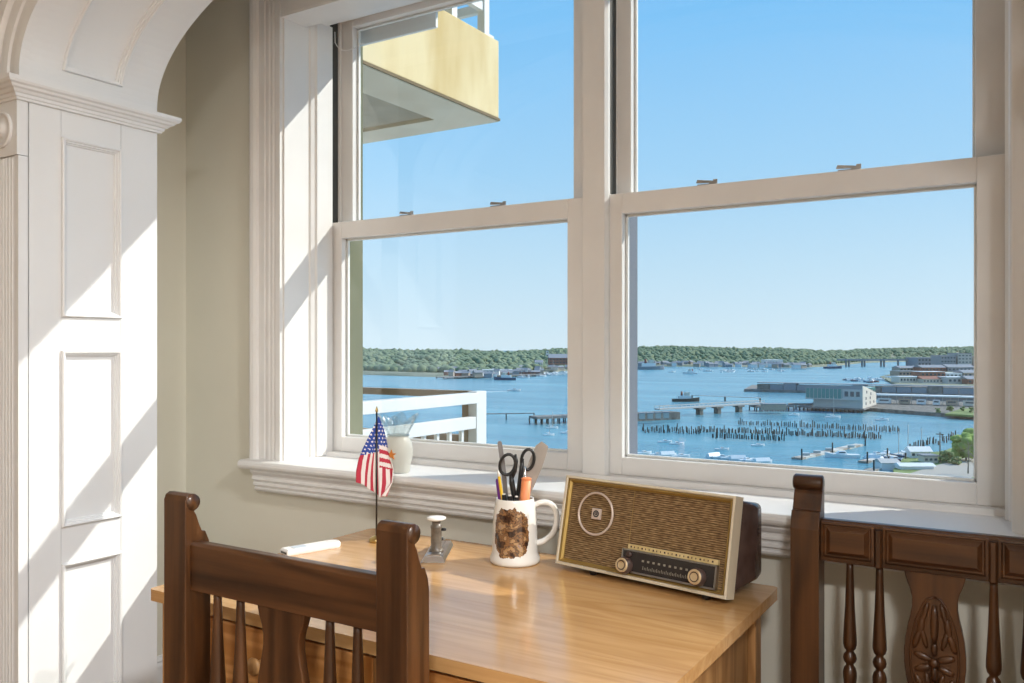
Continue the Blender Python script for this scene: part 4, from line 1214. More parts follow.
M['leafdull'] = noisy('olive_leaves', (0.11, 0.16, 0.05), (0.22, 0.27, 0.10), 0.6, rough=0.9, detail=5)
M['twig'] = mat('bare_twigs', (0.20, 0.17, 0.14), 0.9)

def land_mesh(poly, z1, z0=SEA - 0.5):
    """poly: plan points"""
    m = MB()
    m.loft([[(p[0], p[1], z0) for p in poly], [(p[0], p[1], z1) for p in poly]])
    return m

# far hills: a ridge of ground behind the far shoreline, clothed with a canopy of crowns
shore = [(250, 374), (340, 374), (430, 377), (500, 377.5), (560, 371.5), (600, 367), (660, 366.5), (740, 367), (800, 368), (835, 366), (862, 363), (930, 361), (1060, 359), (1200, 358)]
def shore_y(px):
    for (a, ya), (b, yb) in zip(shore, shore[1:]):
        if a <= px <= b:
            return ya + (yb - ya) * (px - a) / (b - a)
    return shore[-1][1]
def ridge(px):
    return 23.2 + 1.6 * math.sin(px * 0.021) + 0.8 * math.sin(px * 0.057 + 1) - 2.2 * min(1, max(0, (px - 590) / 60.0)) - 5.0 * min(1, max(0, (px - 790) / 90.0))
hm = MB()
rows = []
NP = 90
for k in range(NP + 1):
    px = 250 + 950 * k / NP
    y = shore_y(px)
    z0 = dist(y)
    row = []
    for dz, h in ((0, -0.4), (4, 1.2), (60, 2.5), (180, 0.35), (330, 0.75), (520, 0.93), (800, 0.95)):
        z = z0 + dz
        e = h if dz <= 60 else ridge(px) * h * (z / 1300.0 if z > 1300 else 1.0) - 7
        p = FW * z + RT * (z * (px - 512) / FPX)
        row.append((p.x, p.y, SEA + e))
    rows.append(row)
hm.loft(rows, False, False, True)
struct('land_far_shore', hm, M['land'], 'low wooded ridge along the far shore of the harbour', 'hill')

bmi = bmesh.new(); bmesh.ops.create_icosphere(bmi, subdivisions=1, radius=1.0)
ICO_V = [v.co.copy() for v in bmi.verts]; ICO_F = [tuple(v.index for v in f.verts) for f in bmi.faces]; bmi.free()
bmi = bmesh.new(); bmesh.ops.create_icosphere(bmi, subdivisions=2, radius=1.0)
ICO2_V = [v.co.copy() for v in bmi.verts]; ICO2_F = [tuple(v.index for v in f.verts) for f in bmi.faces]; bmi.free()
def blob(mb, c, rx, rz, rnd, fine=False, jit=0.18):
    V, Fc = (ICO2_V, ICO2_F) if fine else (ICO_V, ICO_F)
    b = len(mb.v)
    for v in V:
        j = 1 + rnd.uniform(-jit, jit)
        mb.v.append((c[0] + v.x * rx * j, c[1] + v.y * rx * j, c[2] + v.z * rz * j))
    for f in Fc:
        mb.f.append(tuple(b + i for i in f)); mb.m.append(mb.ms); mb.s.append(True)
rnd = random.Random(11)
cm = MB()
for k in range(7000):
    px = rnd.uniform(255, 1150)
    z0 = dist(shore_y(px))
    q = rnd.random()
    dz = 70 + 640 * q
    z = z0 + dz
    t = (dz - 60) / 460.0
    prof = [(60, 2.5 / 30), (180, 0.35), (330, 0.75), (520, 0.93), (800, 0.95)]
    for (a, ha_), (b, hb_) in zip(prof, prof[1:]):
        if a <= dz <= b:
            e = ridge(px) * (ha_ + (hb_ - ha_) * (dz - a) / (b - a)) * (z / 1300.0 if z > 1300 else 1.0) - 7
    e = max(e, 2)
    p = FW * z + RT * (z * (px - 512) / FPX)
    r = rnd.uniform(3.8, 6.6)
    blob(cm, (p.x, p.y, SEA + e + r * 0.45), r, r * rnd.uniform(0.65, 0.95), rnd)
tag(obj('forest_canopy', cm, M['forest']), 'green tree canopy covering the far ridge', 'trees', None, 'stuff')

# ---- helpers for buildings, piers and boats
def far_building(name, label, cat, px0, px1, yb, yt, depth, wall, roof, kind='flat', e=1.5, wins=0, rows_=1, group=None, winmat=None, skew=0.0):
    a, b = S(px0, yb, e), S(px1, yb, e)
    z = dist(yb, e)
    h = (yb - yt) / FPX * z
    u = (b - a); w_ = u.length
    rz = math.atan2(u.y, u.x) + skew
    t = thing(name, label, cat, (a + b) / 2, rz, group)
    x0, x1 = -w_ / 2, w_ / 2
    hw = h if kind == 'flat' else h * 0.62
    obj('walls', B(x0, x1, 0, depth, -1.0, hw), wall, t)
    rm = MB()
    if kind == 'flat':
        rm.box(x0 - 0.3, x1 + 0.3, -0.3, depth + 0.3, hw, hw + max(0.35, h * 0.06))
    else:
        rm.prism([(-0.4, hw - 0.1), (depth + 0.4, hw - 0.1), (depth / 2, h)], 'x', x0 - 0.4, x1 + 0.4)
    obj('roof', rm, roof, t)
    if wins:
        for r_ in range(rows_):
            zz = hw * (r_ + 0.32) / rows_
            hh = hw * 0.36 / rows_
            for k in range(wins):
                c = x0 + w_ * (k + 0.5) / wins
                obj('window', B(c - w_ * 0.27 / wins, c + w_ * 0.27 / wins, -0.08, 0.02, zz, zz + hh), winmat or M['darkwin'], t)
    return t

def boat(name, label, px, y, L_, head, kind='motor', hull=None, group=None, cat='boat'):
    p = S(px, y)
    t = thing(name, label, cat, p, YAW + R(head), group)
    bmx = L_ * 0.30
    secs = ((-0.5, 0.80, 0.42), (-0.25, 0.98, 0.42), (0.1, 1.0, 0.46), (0.33, 0.72, 0.54), (0.46, 0.28, 0.62), (0.5, 0.04, 0.66))
    rings = []
    for s_, wd, fb in secs:
        x = s_ * L_; hw = bmx / 2 * wd; f_ = fb * L_ * 0.24
        rings.append([(x, -hw, f_), (x, -hw * 0.82, -0.1), (x, 0, -0.25), (x, hw * 0.82, -0.1), (x, hw, f_)])
    obj('hull', MB().loft(rings, True, True), hull or M['boatwhite'], t)
    f0 = 0.10 * L_
    if kind == 'motor':
        m = MB(); m.prism([(-0.12 * L_, f0), (0.20 * L_, f0), (0.10 * L_, f0 + 0.09 * L_), (-0.10 * L_, f0 + 0.10 * L_)], 'y', -bmx * 0.30, bmx * 0.30)
        c = obj('cabin', m, M['boatwhite'], t)
        obj('windscreen', B(-0.08 * L_, 0.10 * L_, -bmx * 0.31, bmx * 0.31, f0 + 0.05 * L_, f0 + 0.08 * L_), M['darkwin'], c)
    elif kind == 'sail':
        m = MB(); m.prism([(-0.15 * L_, f0), (0.18 * L_, f0), (0.12 * L_, f0 + 0.06 * L_), (-0.15 * L_, f0 + 0.07 * L_)], 'y', -bmx * 0.25, bmx * 0.25)
        obj('cabin', m, M['boatwhite'], t)
        obj('mast', MB().tube([(0.05 * L_, 0, f0), (0.05 * L_, 0, f0 + 1.25 * L_)], 0.010 * L_ + 0.04, 6), M['conc'], t)
        obj('boom', MB().tube([(0.05 * L_, 0, f0 + 0.16 * L_), (-0.40 * L_, 0, f0 + 0.15 * L_)], 0.012 * L_ + 0.03, 6), M['boatwhite'], t)
    elif kind == 'tug':
        obj('deckhouse', B(-0.28 * L_, 0.18 * L_, -bmx * 0.3, bmx * 0.3, f0, f0 + 0.12 * L_), M['boatwhite'], t)
        obj('wheelhouse', B(-0.05 * L_, 0.12 * L_, -bmx * 0.22, bmx * 0.22, f0 + 0.12 * L_, f0 + 0.24 * L_), M['wallcream'], t)
        obj('funnel', MB().lathe([(0.04 * L_, f0 + 0.12 * L_), (0.035 * L_, f0 + 0.27 * L_)], 8, (-0.16 * L_, 0, 0)), M['boatred'], t)
    elif kind == 'wrapped':
        m = MB(); m.prism([(-bmx * 0.5, f0), (bmx * 0.5, f0), (bmx * 0.12, f0 + 0.17 * L_), (-bmx * 0.12, f0 + 0.17 * L_)], 'x', -0.46 * L_, 0.36 * L_)
        obj('cover', m, M['boatwhite'], t, label='white winter cover')
    return t
def pier(name, label, cat, pa, pb, width, top, thick, deckm, pilem, spacing, pr=0.22, rail=False):
    """straight pier on piles between two chart points"""
    a, b = S(*pa), S(*pb)
    u = b - a; L_ = u.length
    t = thing(name, label, cat, a, math.atan2(u.y, u.x))
    obj('deck', B(0, L_, -width / 2, width / 2, top - thick, top), deckm, t)
    n = max(2, int(L_ / spacing))
    for k in range(n + 1):
        x = L_ * k / n
        for y in ((-width * 0.42, width * 0.42) if width > 3 else (0,)):
            obj('support', MB().lathe([(pr, -1), (pr, top - thick)], 6, (x, y, 0), sm=False), pilem, t)
    if rail:
        m = MB()
        for sy in (-1, 1):
            m.box(0, L_, sy * width * 0.47 - 0.05, sy * width * 0.47 + 0.05, top + 0.95, top + 1.05)
            for k in range(int(L_ / 3) + 1):
                m.box(k * 3 - 0.05, k * 3 + 0.05, sy * width * 0.47 - 0.05, sy * width * 0.47 + 0.05, top, top + 1.0)
        obj('handrail', m, M['conc'], t)
    return t

# ---- far shore: houses and boats along the waterline
rnd = random.Random(5)
proto = {}
def house(kind, px, y, wd, h, group, label, rot=0.0):
    z = dist(y, 2)
    p = S(px, y, 2)
    if kind not in proto:
        t = thing('shore_house', label, 'house', p, YAW + rot, group)
        wm = {'w': M['wallwhite'], 'b': M['brick'], 'g': M['wallgrey'], 't': M['walltan']}[kind]
        obj('walls', B(-0.5, 0.5, -0.4, 0.4, -0.2, 0.62), wm, t)
        obj('roof', MB().prism([(-0.46, 0.6), (0.46, 0.6), (0, 1.0)], 'x', -0.54, 0.54), M['roofgrey'], t)
        proto[kind] = t
    else:
        t = copy_tree(proto[kind])
    t.location = p; t.rotation_euler = (0, 0, YAW + rot); t.scale = (wd, wd * 0.9, h)
    tag(t, label, 'house', group)
lab = {'w': 'small white house with a grey roof among the trees of the far shore', 'b': 'small brick house with a grey roof among the trees of the far shore',
       'g': 'small blue grey house on the far shore', 't': 'small tan house on the far shore'}
grp = {'w': 'white houses on the far shore', 'b': 'brick houses on the far shore', 'g': 'blue grey houses on the far shore', 't': 'tan houses on the far shore'}
for k in range(46):
    px = 440 + 128 * (k + rnd.random()) / 46
    kd = rnd.choice('wwwbgtgt')
    house(kd, px, shore_y(px) - rnd.uniform(0.6, 5.5), rnd.uniform(5, 9.5), rnd.uniform(4, 6.5), grp[kd], lab[kd], rnd.uniform(-0.6, 0.6))
for k in range(44):
    px = 640 + 170 * (k + rnd.random()) / 44
    kd = rnd.choice('wwgtgtb')
    house(kd, px, shore_y(px) - rnd.uniform(0.3, 2.6), rnd.uniform(6, 11), rnd.uniform(4.5, 7), grp[kd], lab[kd], rnd.uniform(-0.6, 0.6))
far_building('shore_hall', 'long white hall with a flat roof on the far shore, right of the bridge end', 'building', 767, 783, 365.5, 360, 30, M['wallwhite'], M['roofwhite'], e=2, wins=6)
far_building('shore_hall', 'red brick mansion rising over the trees at the right edge of the left window', 'building', 549, 569, 364, 354, 30, M['brick'], M['roofgrey'], 'gable', e=10, wins=6, rows_=2)
tw = far_building('church', 'white building with a small square tower on the far ridge', 'building', 535, 543, 366, 360, 14, M['wallwhite'], M['roofgrey'], 'gable', e=6, wins=3)
tw2 = far_building('tower', 'slim white tower left of the brick mansion on the far ridge', 'tower', 546, 548.5, 360, 351, 5, M['wallwhite'], M['roofgrey'], e=10, wins=1, rows_=3)
far_building('boat_shed', 'long white boat shed on the far waterfront seen through the left window', 'building', 482, 512, 374, 370, 20, M['wallwhite'], M['roofwhite'], e=1.5, wins=8)
far_building('boat_shed', 'brown waterfront shed left of the long white boat shed', 'building', 455, 480, 376, 372.5, 18, M['walltan'], M['roofgrey'], 'gable', e=1.5, wins=5)
far_building('boat_shed', 'red brown waterfront shed right of the long white boat shed', 'building', 514, 540, 374, 370.5, 18, M['brick'], M['roofgrey'], 'gable', e=1.5, wins=5)
pier('far_wharf', 'dark timber wharf along the far waterfront in the left window', 'pier', (440, 379), (540, 376), 14, 2.0, 0.8, M['wharf'], M['pile'], 12, 0.5)
for k in range(26):
    px = 520 + 48 * rnd.random()
    y = shore_y(px) + rnd.uniform(0.6, 3.5)
    boat('moored_boat', 'tiny white boat moored off the far shore in the left window', px, y, rnd.uniform(7, 12), rnd.uniform(0, 180), rnd.choice(['motor', 'sail']), None, 'boats off the far shore, left window')
for k in range(24):
    px = 700 + 90 * rnd.random()
    boat('moored_boat', 'tiny white boat moored off the far shore in the right window', px, 368.5 + rnd.uniform(0, 4), rnd.uniform(6, 11), rnd.uniform(0, 180), 'motor', None, 'boats off the far shore, right window')
boat('tugboat', 'dark tug crossing the harbour in the left window', 505, 380, 20, 175, 'tug', M['boatblue'])
boat('speedboat', 'white speedboat drawing a wake across the left window', 514, 391, 9, 5, 'motor')
a = S(510, 391.2); b = S(482, 392.4)
tag(obj('wake', MB().quadbox((a.x, a.y), (a.x + FW.x * 1.0, a.y + FW.y * 1.0), (b.x + FW.x * 6, b.y + FW.y * 6), (b.x, b.y), SEA - 0.05, SEA + 0.04), M['boatwhite']), 'white foam wake behind the speedboat', 'wake', None, 'stuff')
boat('tugboat', 'grey ship with a pale deckhouse at the left edge of the right window', 650, 369.5, 38, 3, 'tug', M['wallgrey'])
for i, (px, y, L_, hd, kd, lb_) in enumerate(((690, 374, 16, 170, 'tug', 'two toned workboat crossing the open water in the right window'), (672, 372.5, 9, 20, 'motor', 'small white motorboat left of the workboat'), (728, 372, 9, 160, 'motor', 'small white motorboat right of the workboat'), (833, 368.5, 26, 5, 'tug', 'low dark barge under the near end of the bridge'))):
    boat('workboat' if kd == 'tug' else 'motorboat', lb_, px, y, L_, hd, kd, M['boatblue'] if i == 3 else None)

# ---- long bridge at right
br = thing('harbour_bridge', 'long low causeway bridge on paired piers at the far right of the harbour', 'bridge', S(842, 363.5), 0)
def BR(mb):
    o = br.location
    mb.v = [(p[0] - o.x, p[1] - o.y, p[2] - o.z) for p in mb.v]
    return mb
a, b = S(838, 366.5), S(917, 366.5)
u = (b - a).normalized(); v_ = Vector((-u.y, u.x, 0))
obj('deck', BR(MB().quadbox(a - v_ * 5, b - v_ * 5, b + v_ * 5, a + v_ * 5, SEA + 9.0, SEA + 11.5)), M['roofgrey'], br)
for px in (846, 849, 862, 864.5, 881, 884, 898, 911, 914):
    p = S(px, 366.5)
    obj('pier', BR(MB().quadbox(p - u * 0.7 - v_ * 2, p + u * 0.7 - v_ * 2, p + u * 0.7 + v_ * 2, p - u * 0.7 + v_ * 2, SEA - 1, SEA + 9.0)), M['roofgrey'], br)

# ---- right hand waterfront town
town = [S(880, 378), S(905, 372), S(915, 366), S(1120, 362), S(1180, 392), S(1010, 389), S(900, 388)]
struct('land_waterfront', land_mesh(town, SEA + 1.5), M['land'], 'flat waterfront ground behind the long pier at right', 'ground')
TOWN = [
    (918, 938, 366, 358, 40, 'wallgrey', 'roofgrey', 'flat', 6, 2, 'grey block with a flat roof beside the bridge end'),
    (941, 956, 367, 356, 30, 'wallgrey', 'roofgrey', 'flat', 5, 3, 'tall grey block in the middle of the waterfront town'),
    (958, 972, 367, 354, 30, 'conc', 'roofgrey', 'flat', 4, 4, 'pale concrete tower block at the right of the waterfront town'),
    (974, 1000, 367, 357, 30, 'conc', 'roofgrey', 'flat', 6, 3, 'pale block at the right window edge'),
    (900, 920, 371, 366, 22, 'walltan', 'roofgrey', 'gable', 6, 1, 'low tan shed at the left end of the waterfront town'),
    (922, 946, 371.5, 365, 22, 'brick', 'roofgrey', 'gable', 7, 1, 'brick warehouse with a gabled grey roof'),
    (948, 975, 371.5, 364.5, 22, 'wallgrey', 'roofgrey', 'gable', 7, 1, 'blue grey warehouse with a gabled roof'),
    (899, 920, 376, 371.5, 20, 'walltan', 'roofgrey', 'flat', 6, 1, 'low tan building near the marina'),
    (921, 945, 377, 372, 20, 'brick', 'roofwhite', 'flat', 6, 1, 'brick building with a white roof near the water'),
    (946, 962, 377, 373.5, 20, 'wallwhite', 'roofwhite', 'flat', 4, 1, 'low white building near the water'),
    (964, 985, 377, 370, 20, 'walltan', 'roofgrey', 'gable', 5, 1, 'tan gabled building at the right window edge'),
    (900, 922, 382.5, 377, 16, 'wallcream', 'roofwhite', 'flat', 7, 1, 'cream waterfront building with a white flat roof'),
    (923, 946, 383, 376.5, 16, 'wallcream', 'brick', 'gable', 7, 1, 'cream waterfront building with a red gabled roof'),
    (948, 966, 383.5, 377.5, 16, 'conc', 'roofwhite', 'flat', 4, 1, 'pale waterfront building with a white flat roof'),
    (968, 990, 384, 376, 16, 'brick', 'roofgrey', 'gable', 5, 1, 'red brick waterfront building at the right window edge'),
]
for x0, x1, yb, yt, dp, wm, rm, kd, nw, nr, lb_ in TOWN:
    far_building('warehouse', lb_, 'building', x0, x1, yb, yt, dp, M[wm], M[rm], kd, 1.6, nw, nr, None)
for k in range(20):
    px = 846 + 46 * (k + 0.5 * rnd.random()) / 20
    boat('marina_boat', 'small boat in the crowded marina left of the waterfront town', px, 380.5 + rnd.uniform(-1.8, 2.0), rnd.uniform(7, 11), rnd.uniform(60, 120), rnd.choice(['motor', 'motor', 'wrapped']), rnd.choice([M['boatwhite'], M['boatwhite'], M['boatred'], M['boatblue']]), 'boats in the crowded marina')

# ---- long pier with a grey wall
lp = thing('long_pier', 'long grey pier wall running across the right window behind the terminal', 'pier', S(745, 391))
a, b, c, d = S(744, 391.5), S(1040, 399.0), S(1060, 389.5), S(752, 387.0)
def LP_(mb):
    o = lp.location
    mb.v = [(p[0] - o.x, p[1] - o.y, p[2] - o.z) for p in mb.v]
    return mb
obj('pier_base', LP_(MB().quadbox(a, b, c, d, SEA - 1, SEA + 1.6)), M['wharf'], lp)
u = (b - a).normalized(); v_ = Vector((-u.y, u.x, 0))
n = 22
for k in range(n):
    p0 = a + u * (8 + k * 8.6) + v_ * 3; p1 = p0 + u * 8.2
    hh = 5.0 + (0.8 if k % 5 == 2 else 0) + (1.0 if k > 15 else 0)
    obj('wall_panel', LP_(MB().quadbox(p0, p1, p1 + v_ * 9, p0 + v_ * 9, SEA + 1.6, SEA + hh)), M['wallgrey'] if k % 4 else M['wharf'], lp)
obj('pier_roof', LP_(MB().quadbox(a + u * 8 + v_ * 2.6, a + u * 145 + v_ * 2.6, a + u * 145 + v_ * 12.5, a + u * 8 + v_ * 12.5, SEA + 5.9, SEA + 6.3)), M['roofgrey'], lp)

# ---- terminal building on piles
p0, p1, p2 = S(806, 410.5), S(862, 413.0), S(875.5, 408.5)
p3 = p0 + (p2 - p1)
tb = thing('ferry_terminal', 'two storey waterfront terminal with green glass upper floor and white gable end', 'building', p0)
def TB(mb):
    o = tb.location
    mb.v = [(p[0] - o.x, p[1] - o.y, p[2] - o.z) for p in mb.v]
    return mb
u = (p1 - p0); Lt = u.length; u.normalize()
g = (p2 - p1); Gt = g.length; g.normalize()
obj('pile_deck', TB(MB().quadbox(p0 - u * 4 - g * 1, p1 + u * 1 - g * 1, p2 + u * 1, p3 - u * 4, SEA + 1.3, SEA + 2.0)), M['wharf'], tb)
for k in range(16):
    p = p0 + u * (-3 + (Lt + 3) * k / 15)
    obj('support', TB(MB().tube([(p.x, p.y, SEA - 1), (p.x, p.y, SEA + 1.3)], 0.35, 6, sm=False)), M['pile'], tb)
obj('ground_floor', TB(MB().quadbox(p0 + g * 2 + u * 3, p1 + g * 0.3, p2, p3 + u * 3, SEA + 2.0, SEA + 5.6)), M['conc'], tb)
obj('first_floor_slab', TB(MB().quadbox(p0 - g * 0.4 - u * 0.3, p1 - g * 0.4, p2, p3, SEA + 5.6, SEA + 6.1)), M['conc'], tb)
obj('upper_floor', TB(MB().quadbox(p0, p1, p2, p3, SEA + 6.1, SEA + 10.6)), M['greenglass'], tb, label='green glass upper floor')
ng = 14
for k in range(ng + 1):
    p = p0 + u * (Lt * k / ng) - g * 0.12
    obj('mullion', TB(MB().quadbox(p - u * 0.10, p + u * 0.10, p + u * 0.10 + g * 0.2, p - u * 0.10 + g * 0.2, SEA + 6.1, SEA + 10.6)), M['conc'], tb)
obj('clad_bay', TB(MB().quadbox(p0 + u * Lt * 0.66 - g * 0.35, p1 - g * 0.35, p1 + g * 0.2, p0 + u * Lt * 0.66 + g * 0.2, SEA + 6.1, SEA + 10.6)), M['conc'], tb)
for f_ in (0.70, 0.80, 0.90):
    p = p0 + u * Lt * f_ - g * 0.5
    obj('window', TB(MB().quadbox(p, p + u * 1.6, p + u * 1.6 + g * 0.4, p + g * 0.4, SEA + 7.3, SEA + 9.6)), M['darkwin'], tb)
m = MB()
gm = (p1 + p2) / 2 + u * 0.02
zt = 12.4
m.loft([[Vector((q.x, q.y, SEA + h)) for q, h in ((p1, 2.0), (p2, 2.0), (p2, 7.8), (p1 + g * 0.02, zt))], [Vector((q.x, q.y, SEA + h)) + u * 0.35 for q, h in ((p1, 2.0), (p2, 2.0), (p2, 7.8), (p1 + g * 0.02, zt))]])
obj('gable_wall', TB(m), M['wallcream'], tb, label='cream gable end')
for i, (f_, h) in enumerate(((0.25, 8.4), (0.55, 7.2), (0.2, 5.6), (0.5, 5.4), (0.2, 3.2), (0.5, 3.2), (0.78, 3.2))):
    p = p1 + g * Gt * f_ + u * 0.36
    obj('gable_window', TB(MB().quadbox(p, p + g * 1.6, p + g * 1.6 + u * 0.08, p + u * 0.08, SEA + h, SEA + h + 1.3)), M['darkwin'], tb)
m = MB()
m.loft([[(p0.x - u.x, p0.y - u.y, SEA + 10.6), (p0.x - u.x, p0.y - u.y, SEA + 12.0), (p3.x - u.x, p3.y - u.y, SEA + 8.6), (p3.x - u.x, p3.y - u.y, SEA + 7.8)],
        [(p1.x, p1.y, SEA + 10.6), (p1.x, p1.y, SEA + 12.5), (p2.x, p2.y, SEA + 8.6), (p2.x, p2.y, SEA + 7.8)]])
obj('roof', TB(m), M['roofgrey'], tb)

# ---- seawall land with the covered walk
wk = [S(866, 411), S(905, 414), S(985, 420), S(1080, 424), S(1090, 402), S(900, 401), S(876, 406)]
struct('land_seawall', land_mesh(wk, SEA + 1.6), M['rock'], 'low rocky seawall ground right of the terminal', 'ground')
gw = [S(945, 414.5, 1.7), S(1000, 417.5, 1.7), S(1080, 419, 1.7), S(1080, 410, 1.7), S(962, 409, 1.7)]
struct('lawn_seawall', land_mesh(gw, SEA + 2.0, SEA + 1.2), M['grass'], 'bright green lawn on the seawall at the right window edge', 'lawn')
cw = thing('covered_walk', 'long white roofed walkway running right from the terminal', 'walkway', S(874, 407))
def CW(mb):
    o = cw.location
    mb.v = [(p[0] - o.x, p[1] - o.y, p[2] - o.z) for p in mb.v]
    return mb
a, b = S(874, 406.5), S(1060, 412.5)
u = (b - a).normalized(); v_ = Vector((-u.y, u.x, 0)); Lw = (b - a).length
obj('canopy', CW(MB().quadbox(a - v_ * 0.5, b - v_ * 0.5, b + v_ * 7, a + v_ * 7, SEA + 5.6, SEA + 6.3)), M['roofwhite'], cw)
obj('glazed_side', CW(MB().quadbox(a + v_ * 1, b + v_ * 1, b + v_ * 1.3, a + v_ * 1.3, SEA + 3.6, SEA + 5.6)), M['wallgrey'], cw, label='blue grey glazed side')
for k in range(24):
    p = a + u * (Lw * k / 23)
    obj('canopy_post', CW(MB().quadbox(p - u * 0.15, p + u * 0.15, p + u * 0.15 + v_ * 0.3, p - u * 0.15 + v_ * 0.3, SEA + 1.6, SEA + 5.6)), M['conc'], cw)
for i, (f_, wd, mt_, lb_) in enumerate(((0.06, 6, 'wallwhite', 'white parked box truck nearest the terminal gable'), (0.17, 5, 'walltan', 'tan shed under the covered walk'), (0.26, 4, 'wallwhite', 'white van in the middle of the covered walk'), (0.34, 3, 'wallwhite', 'small white van beside the tan kiosk'), (0.42, 5, 'walltan', 'tan kiosk right of the small white van'), (0.52, 7, 'wallcream', 'cream shed at the right part of the covered walk'))):
    p = a + u * (Lw * 0.62 * f_ * 1.7) - v_ * 1.6
    t = thing('shed' if 'shed' in lb_ or 'kiosk' in lb_ else 'van', lb_, 'shed' if 'shed' in lb_ or 'kiosk' in lb_ else 'van', (p.x, p.y, SEA + 1.6), math.atan2(u.y, u.x))
    obj('body', B(-wd / 2, wd / 2, -1.1, 1.1, 0.3, 2.7), M[mt_], t)
    obj('window', B(-wd * 0.35, wd * 0.35, -1.14, -1.08, 1.5, 2.2), M['darkwin'], t)
    obj('wheel' if t.name.startswith('van') else 'plinth', B(-wd * 0.4, wd * 0.4, -1.0, 1.0, 0.0, 0.32), M['pile'], t)
# bushes along the seawall
def shrub(name, label, cat, px, y, e, r, n, mt_, seed, group=None, trunk=0.0):
    rn = random.Random(seed)
    p = S(px, y, e)
    t = thing(name, label, cat, p, 0, group)
    m = MB()
    for k in range(n):
        a_ = rn.uniform(0, 2 * PI); q = r * 0.62 * math.sqrt(rn.random())
        zz = trunk + r * rn.uniform(0.25, 1.25)
        rr = r * rn.uniform(0.16, 0.34)
        blob(m, (q * math.cos(a_), q * math.sin(a_), zz), rr, rr * 0.85, rn, True, 0.22)
    obj('foliage', m, M[mt_], t)
    m = MB()
    m.tube([(0, 0, 0.0), (0.1, 0, trunk + r * 0.5)], [0.12 + r * 0.04, 0.08], 6)
    for k in range(4):
        a_ = k * PI / 2 + 0.4
        m.tube([(0.05, 0, trunk + r * 0.2), (r * 0.4 * math.cos(a_), r * 0.4 * math.sin(a_), trunk + r * 0.8)], [0.08, 0.03], 5)
    obj('trunk', m, M['twig'], t)
    return t
for i, (px, y, r) in enumerate(((938, 413, 2.2), (950, 411.5, 2.4), (962, 411, 2.0), (972, 412.5, 2.3))):
    shrub('shrub', 'low olive shrub on the seawall before the covered walk', 'shrub', px, y, 2.15, r * 0.7, 22, 'leafdull', 30 + i, 'shrubs on the seawall')

# ---- platform, footbridge and low piers in the middle of the harbour
pier('mooring_platform', 'low timber platform on piles left of the terminal', 'pier', (753, 411), (790, 410.5), 9, 2.6, 0.8, M['wharf'], M['pile'], 2.6, 0.3)
far_building('platform_shed', 'low grey shed on the timber platform left of the terminal', 'shed', 764, 786, 408, 404.5, 5, M['walltan'], M['roofgrey'], e=2.6)
pier('service_pier', 'narrow pier linking the platform to the terminal', 'pier', (788, 408.5), (812, 409), 6, 2.6, 0.8, M['wharf'], M['pile'], 3, 0.3)
fb = thing('footbridge', 'pale grey footbridge on concrete piers left of the timber platform', 'bridge', S(660, 416.5))
a, b = S(657, 417.5), S(762, 410.5)
u = (b - a); Lf = u.length; u.normalize(); v_ = Vector((-u.y, u.x, 0))
def FB(mb):
    o = fb.location
    mb.v = [(p[0] - o.x, p[1] - o.y, p[2] - o.z) for p in mb.v]
    return mb
obj('deck', FB(MB().quadbox(a - v_ * 1.6, b - v_ * 1.6, b + v_ * 1.6, a + v_ * 1.6, SEA + 3.2, SEA + 3.8)), M['conc'], fb)
for sy in (-1.5, 1.5):
    obj('handrail', FB(MB().quadbox(a + v_ * (sy - .08), b + v_ * (sy - .08), b + v_ * (sy + .08), a + v_ * (sy + .08), SEA + 4.7, SEA + 4.9)), M['conc'], fb)
    for k in range(26):
        p = a + u * (Lf * k / 25) + v_ * sy
        obj('rail_post', FB(MB().quadbox(p - u * .07, p + u * .07, p + u * .07 + v_ * .12, p - u * .07 + v_ * .12, SEA + 3.8, SEA + 4.7)), M['conc'], fb)
for f_ in (0.38, 0.55, 0.76):
    p = a + u * Lf * f_
    obj('pier', FB(MB().quadbox(p - u * 1.1 - v_ * 1.2, p + u * 1.1 - v_ * 1.2, p + u * 1.1 + v_ * 1.2, p - u * 1.1 + v_ * 1.2, SEA - 1, SEA + 2.6)), M['rock'], fb)
    obj('pier_cap', FB(MB().quadbox(p - u * 2.2 - v_ * 1.6, p + u * 2.2 - v_ * 1.6, p + u * 2.2 + v_ * 1.6, p - u * 2.2 + v_ * 1.6, SEA + 2.4, SEA + 3.2)), M['rock'], fb)
pier('stone_pier', 'dark stone pier end at the left edge of the right window', 'pier', (612, 421.5), (674, 418.5), 8, 3.0, 3.2, M['rock'], M['pile'], 8, 0.4)
for k in range(4):
    far_building('pier_stack', 'small pale stack of gear on the stone pier', 'stack', 640 + k * 8, 645 + k * 8, 416.5 - k * 0.3, 413.8 - k * 0.3, 2.5, M['conc'], M['roofgrey'], e=3.0, group='gear stacked on the stone pier')
boat('work_barge', 'dark barge moored beyond the footbridge', 686, 401.5, 15, 4, 'tug', M['pile'])
pier('catwalk', 'thin catwalk running right from the dark barge', 'pier', (692, 399.5), (760, 402.5), 1.6, 2.6, 0.3, M['conc'], M['pile'], 24, 0.5)
pier('far_pier', 'low dark pier end seen at the right of the left window', 'pier', (533, 424), (600, 421), 7, 3.0, 0.9, M['wharf'], M['pile'], 2.4, 0.3)
pier('catwalk', 'thin catwalk reaching left from the low dark pier in the left window', 'pier', (478, 420), (534, 419), 1.5, 2.6, 0.3, M['wharf'], M['pile'], 9, 0.25)

